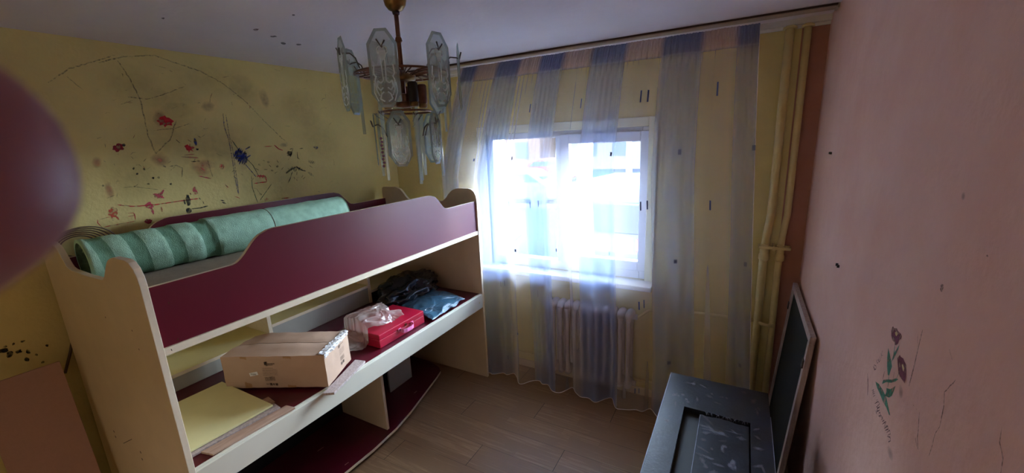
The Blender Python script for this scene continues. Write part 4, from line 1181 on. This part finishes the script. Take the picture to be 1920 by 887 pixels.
for k in range(5):
    a = va + .5 + k*2*PI/5
    p = (CC.x+.072*math.cos(a), CC.y+.072*math.sin(a), 0)
    bm = bmesh.new(); lathe(bm, [(.014,2.06),(.019,2.065),(.019,2.13),(.014,2.135)], p, 16); s_ = cp_('bulb_socket', bm, MT['copper'] if k else MT['hook'])
    bm = bmesh.new(); lathe(bm, [(.015,2.045),(.017,2.050),(.017,2.0615),(.013,2.063)], p, 16); cp_('socket_rim', bm, MT['brass'], par=s_)
def octo(w, h_, c):
    return [(-w/2+c, -h_/2), (w/2-c, -h_/2), (w/2, -h_/2+c*1.5), (w/2, h_/2-c*1.5), (w/2-c, h_/2), (-w/2+c, h_/2), (-w/2, h_/2-c*1.5), (-w/2, -h_/2+c*1.5)]
def place_mat(a, R_, z_, tilt=0.0):
    """local x along the tangent, y outwards, z up"""
    Mx = Matrix.Rotation(a-PI/2, 4, 'Z'); Mx.translation = Vector((CC.x+R_*math.cos(a), CC.y+R_*math.sin(a), z_))
    return Mx @ Matrix.Rotation(tilt, 4, 'X')
def plate(a, R_, z_, w, h_, tint=0, tilt=0.0):
    Mx = place_mat(a, R_, z_, tilt); c = w*.30
    o_ = octo(w, h_, c); i_ = octo(w-.018, h_-.018, c*.9)
    bm = bmesh.new()
    A0 = [bm.verts.new((x, .0025, z)) for x, z in i_]; A1 = [bm.verts.new((x, -.0025, z)) for x, z in i_]
    Bf = [bm.verts.new((x, 0, z)) for x, z in o_]
    bm.faces.new(A0); bm.faces.new(A1[::-1])
    for k in range(8):
        f = bm.faces.new((A0[k], A0[(k+1)%8], Bf[(k+1)%8], Bf[k])); f.material_index = 1
        f = bm.faces.new((A1[(k+1)%8], A1[k], Bf[k], Bf[(k+1)%8])); f.material_index = 1
    bm.transform(Mx)
    pl = cp_('glass_plate', bm, [MT['cglass'], MT['bevelg']])
    # etched pattern on the outer face
    bm = bmesh.new(); yv = .0031
    def fpoly(pts, mi=0, y=yv):
        f = bm.faces.new([bm.verts.new((x*w/.125, y, z*h_/.33)) for x, z in pts]); f.material_index = mi
    def fst(pts, wd, mi=0, y=yv+.0003):
        for p, q in zip(pts, pts[1:]):
            dx, dz = q[0]-p[0], q[1]-p[1]; l = math.hypot(dx, dz) or 1; nx_, nz_ = -dz/l*wd/2, dx/l*wd/2
            bm.faces.new([bm.verts.new((x*w/.125, y, z*h_/.33)) for x, z in ((p[0]+nx_,p[1]+nz_),(q[0]+nx_,q[1]+nz_),(q[0]-nx_,q[1]-nz_),(p[0]-nx_,p[1]-nz_))]).material_index = mi
    for s in (-1, 1):
        # upper wings
        fpoly([(s*x, z) for x, z in ((.006,.105),(.046,.118),(.050,.07),(.044,.035),(.030,.015),(.022,.03),(.018,.07))], 1)
        fst([(s*.002,.085),(s*.012,.092),(s*.021,.082),(s*.022,.065),(s*.014,.058)], .005)
        fst([(s*.006,.075),(s*.008,.03),(s*.006,-.05)], .005)
        fst([(s*.006,-.05),(s*.018,-.062),(s*.030,-.050),(s*.034,-.075),(s*.022,-.092),(s*.010,-.080)], .006)
        fst([(s*.034,-.03),(s*.042,-.05),(s*.038,-.09),(s*.028,-.115)], .006)
        fst([(s*.040,.015),(s*.044,-.02),(s*.036,-.035)], .006)
        fst([(s*.008,-.098),(s*.020,-.108),(s*.026,-.128),(s*.008,-.140)], .006)
        fst([(s*.046,-.06),(s*.049,-.10),(s*.034,-.138)], .004)
    fpoly([(-.022,-.055),(.022,-.055),(.030,-.085),(.012,-.10),(-.012,-.10),(-.030,-.085)], 1, yv-.0001)
    fpoly([(-.04,-.105),(.04,-.105),(.034,-.145),(-.034,-.145)], 1, yv-.0001)
    fpoly([(-.016,.075),(.016,.075),(.012,.045),(.006,.035),(-.006,.035),(-.012,.045)], 0, yv+.0002)
    bm.transform(Mx)
    cp_('etched_pattern', bm, [MT['frost'], MT['haze']], par=pl)
    return Mx
MT['bevelg'] = milky('bevelled_glass_edge', hexc(190,202,200), (.62,.70,.69,1), .35, .12)
def hook(Mx, h_, reach):
    """wire arm that passes through the plate near its top and ends in a V"""
    bm = bmesh.new(); zt = h_*.32
    pts = [(0,-reach,zt-.055),(0,-reach+.012,zt-.02),(0,-reach+.03,zt-.006),(0,-.006,zt-.008),(-.002,.006,zt-.014)]
    tube(bm, [Mx @ Vector(p) for p in pts], .0026, 6)
    tube(bm, [Mx @ Vector(p) for p in ((-.014,.010,zt+.006),(0,.006,zt-.013),(.013,.012,zt+.010))], .0026, 6)
    cp_('hook', bm, MT['darkwire'])
for a in pl_ang:
    Mx = plate(a, RO, 2.157, .102, .252); hook(Mx, .252, .06)
for k in range(5):
    a = va + math.radians(-14 + 72*k)
    Mx = plate(a, .125, 1.925, .088, .205); hook(Mx, .205, .045)
# long plain glass strips hanging between the plates
def strip(a, R_, ztop, l, w=.020):
    Mx = place_mat(a, R_, ztop-l/2)
    bm = bmesh.new()
    prism(bm, [(-w/2,-.0025),(0,-.006),(w/2,-.0025),(w/2,.0025),(0,.006),(-w/2,.0025)], 'z', -l/2, l/2)
    for v_ in bm.verts:
        if v_.co.z < 0: v_.co.x *= .55
    bm.transform(Mx); cp_('glass_strip', bm, MT['cglass'])
    bm = bmesh.new()
    tube(bm, [Mx @ Vector(p) for p in ((0,-.03,l/2-.03),(0,0,l/2-.012),(-.010,.008,l/2))], .0018, 5)
    tube(bm, [Mx @ Vector(p) for p in ((0,.002,l/2-.012),(.010,.008,l/2+.002))], .0018, 5)
    cp_('strip_hook', bm, MT['darkwire'])
for deg, R_, zt, l in ((-92,.165,2.20,.25),(62,.19,2.20,.25),(115,.18,2.20,.25),(165,.18,2.2,.25),(215,.18,2.2,.25),
                       (-50,.115,2.03,.26),(20,.10,2.02,.27),(94,.13,2.03,.26),(150,.12,2.03,.26),(-110,.12,2.03,.25),(34,.07,2.0,.24)):
    strip(va+math.radians(deg), R_, zt, l)
bm = bmesh.new()
a = va+math.radians(-52)
for k in range(9):
    bmesh.ops.create_icosphere(bm, subdivisions=2, radius=.0055, matrix=Matrix.Translation((CC.x+.128*math.cos(a)+.003*(k%2), CC.y+.128*math.sin(a), 1.93-.013*k)))
cp_('bead_string', bm, mat('purple_glass_bead', hexc(120,70,92), .12, spec=.9), smooth=True)

# ------------------------------------------------------------------ the photographer's hand at the lens
def cw(x, y, z): return cam2w(x/100, y/100, z/100)     # centimetres in lens space
bm = bmesh.new(); sk = bm.verts.layers.skin.verify()
def sv(p, r):
    v_ = bm.verts.new(cw(*p)); v_[sk].radius = (r/100, r/100); return v_
wrist = sv((-11.5, 9.0, -3.5), 2.6); wrist[sk].use_root = True
fore = sv((-13.5, 17.0, -7.5), 3.4); elbow = sv((-14.5, 27.0, -12.0), 4.0)
bm.edges.new((wrist, fore)); bm.edges.new((fore, elbow))
palm = sv((-10.8, 4.5, -2.0), 3.1); bm.edges.new((wrist, palm))
def chain(start, pts):
    a = start
    for p, r in pts:
        b_ = sv(p, r); bm.edges.new((a, b_)); a = b_
chain(palm, [((-9.2,1.0,-.4),1.25), ((-7.0,-.2,.7),1.15), ((-5.4,-.38,1.8),1.5), ((-4.3,-.38,2.35),1.42), ((-3.62,-.42,2.6),1.0), ((-3.05,-.46,2.7),.5)])
chain(palm, [((-10.6,.6,.6),1.1), ((-9.6,.6,3.0),.88), ((-8.2,1.6,4.0),.82), ((-7.2,2.8,3.8),.7)])
chain(palm, [((-11.3,1.8,.9),1.05), ((-10.8,2.0,3.2),.86), ((-9.4,3.0,4.2),.8), ((-8.3,4.1,3.9),.68)])
chain(palm, [((-11.8,3.2,1.0),1.0), ((-11.6,3.6,3.0),.78), ((-10.4,4.5,3.9),.7), ((-9.5,5.4,3.6),.6)])
chain(palm, [((-9.0,5.2,-1.6),1.5), ((-7.0,4.6,-1.2),1.1), ((-5.4,3.6,-1.0),.9)])
o = link('person', bm, MT['skin'], smooth=True)
mo = o.modifiers.new('skin', 'SKIN'); mo.use_smooth_shade = True
o.modifiers.new('sub', 'SUBSURF').levels = 2; o.modifiers['sub'].render_levels = 3
tag(o, 'blurred fingertip of the person taking the photo, filling the picture edge near the lens', 'person')
bm = bmesh.new()
def sleeve():
    a, b_ = cw(-12.6, 13.5, -5.9), cw(-14.5, 27.5, -12.2)
    tube(bm, [a, a.lerp(b_, .1), a.lerp(b_, .5), b_], [.043,.047,.052,.058], 20)
sleeve(); link('sleeve', bm, MT['sleeve'], o)

# ------------------------------------------------------------------ outside
GZ = -.75
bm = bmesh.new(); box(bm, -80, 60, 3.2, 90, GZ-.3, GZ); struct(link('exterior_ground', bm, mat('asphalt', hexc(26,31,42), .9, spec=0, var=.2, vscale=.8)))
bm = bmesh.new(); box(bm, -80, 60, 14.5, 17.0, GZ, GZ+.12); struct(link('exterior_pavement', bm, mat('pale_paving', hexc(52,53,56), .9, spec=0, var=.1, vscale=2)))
# upper floors of this block: they shade the near part of the street
bm = bmesh.new(); box(bm, -14, 12, -9, YW+.30, H+.14, 11.5); struct(link('exterior_upper_floors', bm, MT['white']))
def building(x0, x1, y, h_, m, label):
    e_ = empty('apartment_building', label, 'building', 'buildings across the street', ((x0+x1)/2, y, GZ))
    bm = bmesh.new(); box(bm, x0, x1, y, y+8, GZ+.01, h_); pz(link('wall', bm, m), e_)
    xx = x0+1
    k = 0
    while xx < x1-1.5 and k < 12:
        bm = bmesh.new(); box(bm, xx, xx+1.3, y-.03, y+.02, .35, 1.75); pz(link('window', bm, mtw), e_); xx += 2.6; k += 1
    return e_
mth = mat('dull_hubcap', hexc(48,50,56), .6, spec=.05)
mtw = mat('dark_window_glass', hexc(38,42,52), .5, spec=.05)
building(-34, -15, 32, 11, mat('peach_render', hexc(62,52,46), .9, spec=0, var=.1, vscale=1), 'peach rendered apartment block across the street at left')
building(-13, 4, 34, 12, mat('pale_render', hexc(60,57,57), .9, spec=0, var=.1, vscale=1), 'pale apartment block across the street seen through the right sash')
def car(c, ang, colr, label, van=False, s=1.0):
    e_ = empty('parked_car', label, 'car', 'cars outside the window', (c[0], c[1], GZ)); e_.rotation_euler = (0,0,ang)
    cm_ = mat('car_paint', colr, .5, spec=.08)
    if van: prof = [(-2.3,.35),(-2.35,.8),(-2.3,1.05),(-2.1,1.78),(-1.9,1.86),(.5,1.84),(.75,1.74),(1.3,1.12),(2.2,1.0),(2.38,.7),(2.35,.35)]; gl = [(-2.0,1.15),(-1.92,1.68),(.45,1.68),(1.0,1.15)]
    else: prof = [(-2.1,.3),(-2.15,.6),(-2.05,.92),(-1.6,1.0),(-1.0,1.40),(-.6,1.46),(.3,1.45),(.6,1.38),(1.2,.98),(1.95,.85),(2.15,.6),(2.12,.3)]; gl = [(-1.45,1.0),(-.95,1.33),(.5,1.33),(1.0,.99)]
    bm = bmesh.new(); prism(bm, prof, 'y', -.88, .88); b_ = link('body', bm, cm_, e_, bev=.09)
    bm = bmesh.new(); prism(bm, gl, 'y', -.885, .885); link('side_window', bm, mtw, e_, bev=.01)
    bm = bmesh.new()
    if van: box(bm, -2.345, -2.12, -.62, .62, 1.12, 1.60); box(bm, 0,0,0,0,0,0) if False else None
    else: box(bm, -1.5, -1.2, -.6, .6, 1.06, 1.22)
    link('rear_window', bm, mtw, e_, bev=.02)
    for x in (-1.4, 1.4):
        for y in (-.85, .85):
            bm = bmesh.new(); tube(bm, [(x, y-.11, .33), (x, y+.11, .33)], .33, 20); w_ = link('wheel', bm, MT['hook'], e_)
            bm = bmesh.new(); tube(bm, [(x, y-.125, .33), (x, y+.125, .33)], .19, 14); link('hubcap', bm, mth, w_)
    bm = bmesh.new(); box(bm, -2.42 if van else -2.2, -2.3 if van else -2.05, -.8, .8, .38, .55); link('bumper', bm, cm_, e_, bev=.03)
    for y in (-.70, .70):
        bm = bmesh.new(); box(bm, -2.37 if van else -2.14, -2.25 if van else -2.0, y-.12, y+.12, .85, 1.05); link('tail_light', bm, mat('tail_lamp', hexc(150,30,34), .3), e_, bev=.01)
    return e_
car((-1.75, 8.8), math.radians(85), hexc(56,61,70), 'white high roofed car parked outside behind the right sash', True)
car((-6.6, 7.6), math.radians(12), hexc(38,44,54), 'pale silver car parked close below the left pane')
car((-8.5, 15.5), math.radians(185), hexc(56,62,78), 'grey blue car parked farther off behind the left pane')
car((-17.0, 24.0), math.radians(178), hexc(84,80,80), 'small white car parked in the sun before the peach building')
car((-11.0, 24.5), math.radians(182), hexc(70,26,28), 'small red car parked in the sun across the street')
def tree(x, y, r, label, hgt=7):
    e_ = empty('street_tree', label, 'tree', 'bare trees outside', (x, y, GZ))
    bm = bmesh.new(); rn = random.Random(int(x*10))
    tube(bm, [(x, y, GZ+.01), (x+.01, y, GZ+.8), (x-.02, y, 1.2), (x, y+.05, 2.6), (x+.1, y, 4.2)], [r*1.7, r*1.15, r, r*.85, r*.5], 14)
    pz(link('trunk', bm, mtb, smooth=True), e_)
    for k in range(7):
        a = rn.uniform(0, 2*PI); z0 = rn.uniform(2.4, 4.1); l = rn.uniform(1.0, 2.0)
        bm = bmesh.new(); tube(bm, [(x, y, z0), (x+l*.4*math.cos(a), y+l*.4*math.sin(a), z0+.6), (x+l*math.cos(a), y+l*math.sin(a), z0+1.6)], [r*.35, r*.22, .01], 7)
        pz(link('branch', bm, mtb, smooth=True), e_)
mtb = mat('grey_bark', hexc(120,116,122), .95, var=.3, vscale=9, bump=.5, bscale=20)
tree(-1.72, 5.0, .10, 'thick grey tree trunk close outside the right sash')
tree(-7.9, 19.0, .14, 'slim bare tree by the far pavement, seen through left pane')
tree(-5.2, 22.0, .14, 'slim bare tree farther off, seen through the right sash')

# ------------------------------------------------------------------ light
w = bpy.data.worlds.new('World'); sc.world = w; w.use_nodes = True
nt = w.node_tree; bg = nt.nodes['Background']
tc = nt.nodes.new('ShaderNodeTexCoord'); sp = nt.nodes.new('ShaderNodeSeparateXYZ'); rp = nt.nodes.new('ShaderNodeValToRGB')
nt.links.new(tc.outputs['Generated'], sp.inputs[0]); nt.links.new(sp.outputs[2], rp.inputs[0])
rp.color_ramp.elements[0].color = (.74,.87,1,1); rp.color_ramp.elements[1].color = (.50,.70,1,1)
nt.links.new(rp.outputs[0], bg.inputs[0]); bg.inputs[1].default_value = 28.0
sd = bpy.data.lights.new('sun', 'SUN'); sd.energy = 3.0; sd.angle = math.radians(.6); sd.color = (1,.93,.84)
so = bpy.data.objects.new('sun', sd); COL.objects.link(so)
so.rotation_euler = Vector((.25, .80, -.55)).to_track_quat('-Z', 'Y').to_euler()
pd = bpy.data.lights.new('window_portal', 'AREA'); pd.shape = 'RECTANGLE'; pd.size = WX1-WX0; pd.size_y = WZ1-WZ0
pd.cycles.is_portal = True
po = bpy.data.objects.new('window_portal', pd); COL.objects.link(po)
po.location = ((WX0+WX1)/2, YW+.29, (WZ0+WZ1)/2); po.rotation_euler = (math.radians(-90), 0, 0)
# unseen fill lamp added in the hall to brighten the room through the doorway
hl = empty('fill_lamp', 'unseen round fill lamp added in the hall behind the doorway', 'lamp', loc=(-.9, YB-.7, H))
bm = bmesh.new(); lathe(bm, [(.14,-.001),(.14,-.02),(.12,-.05),(.06,-.075),(.01,-.08)], (-.9, YB-.7, H), 24)
lm, nt, b = new_mat('fill_glow'); b.inputs['Emission Color'].default_value = (1,.9,.78,1); b.inputs['Emission Strength'].default_value = 2
pz(link('fill_shade', bm, lm), hl)
ld = bpy.data.lights.new('hall_fill', 'AREA'); ld.shape = 'DISK'; ld.size = .5; ld.energy = 9; ld.color = (1,.9,.8)
lo = bpy.data.objects.new('hall_fill', ld); COL.objects.link(lo); lo.location = (-.9, YB-.7, H-.10)

sc.view_settings.view_transform = 'Standard'; sc.view_settings.look = 'None'
sc.view_settings.exposure = 1.9; sc.view_settings.gamma = 1; sc.view_settings.use_curve_mapping = False
try:
    sc.cycles.transparent_max_bounces = 32; sc.cycles.max_bounces = 12; sc.cycles.diffuse_bounces = 6
    sc.cycles.sample_clamp_indirect = 8
except Exception: pass
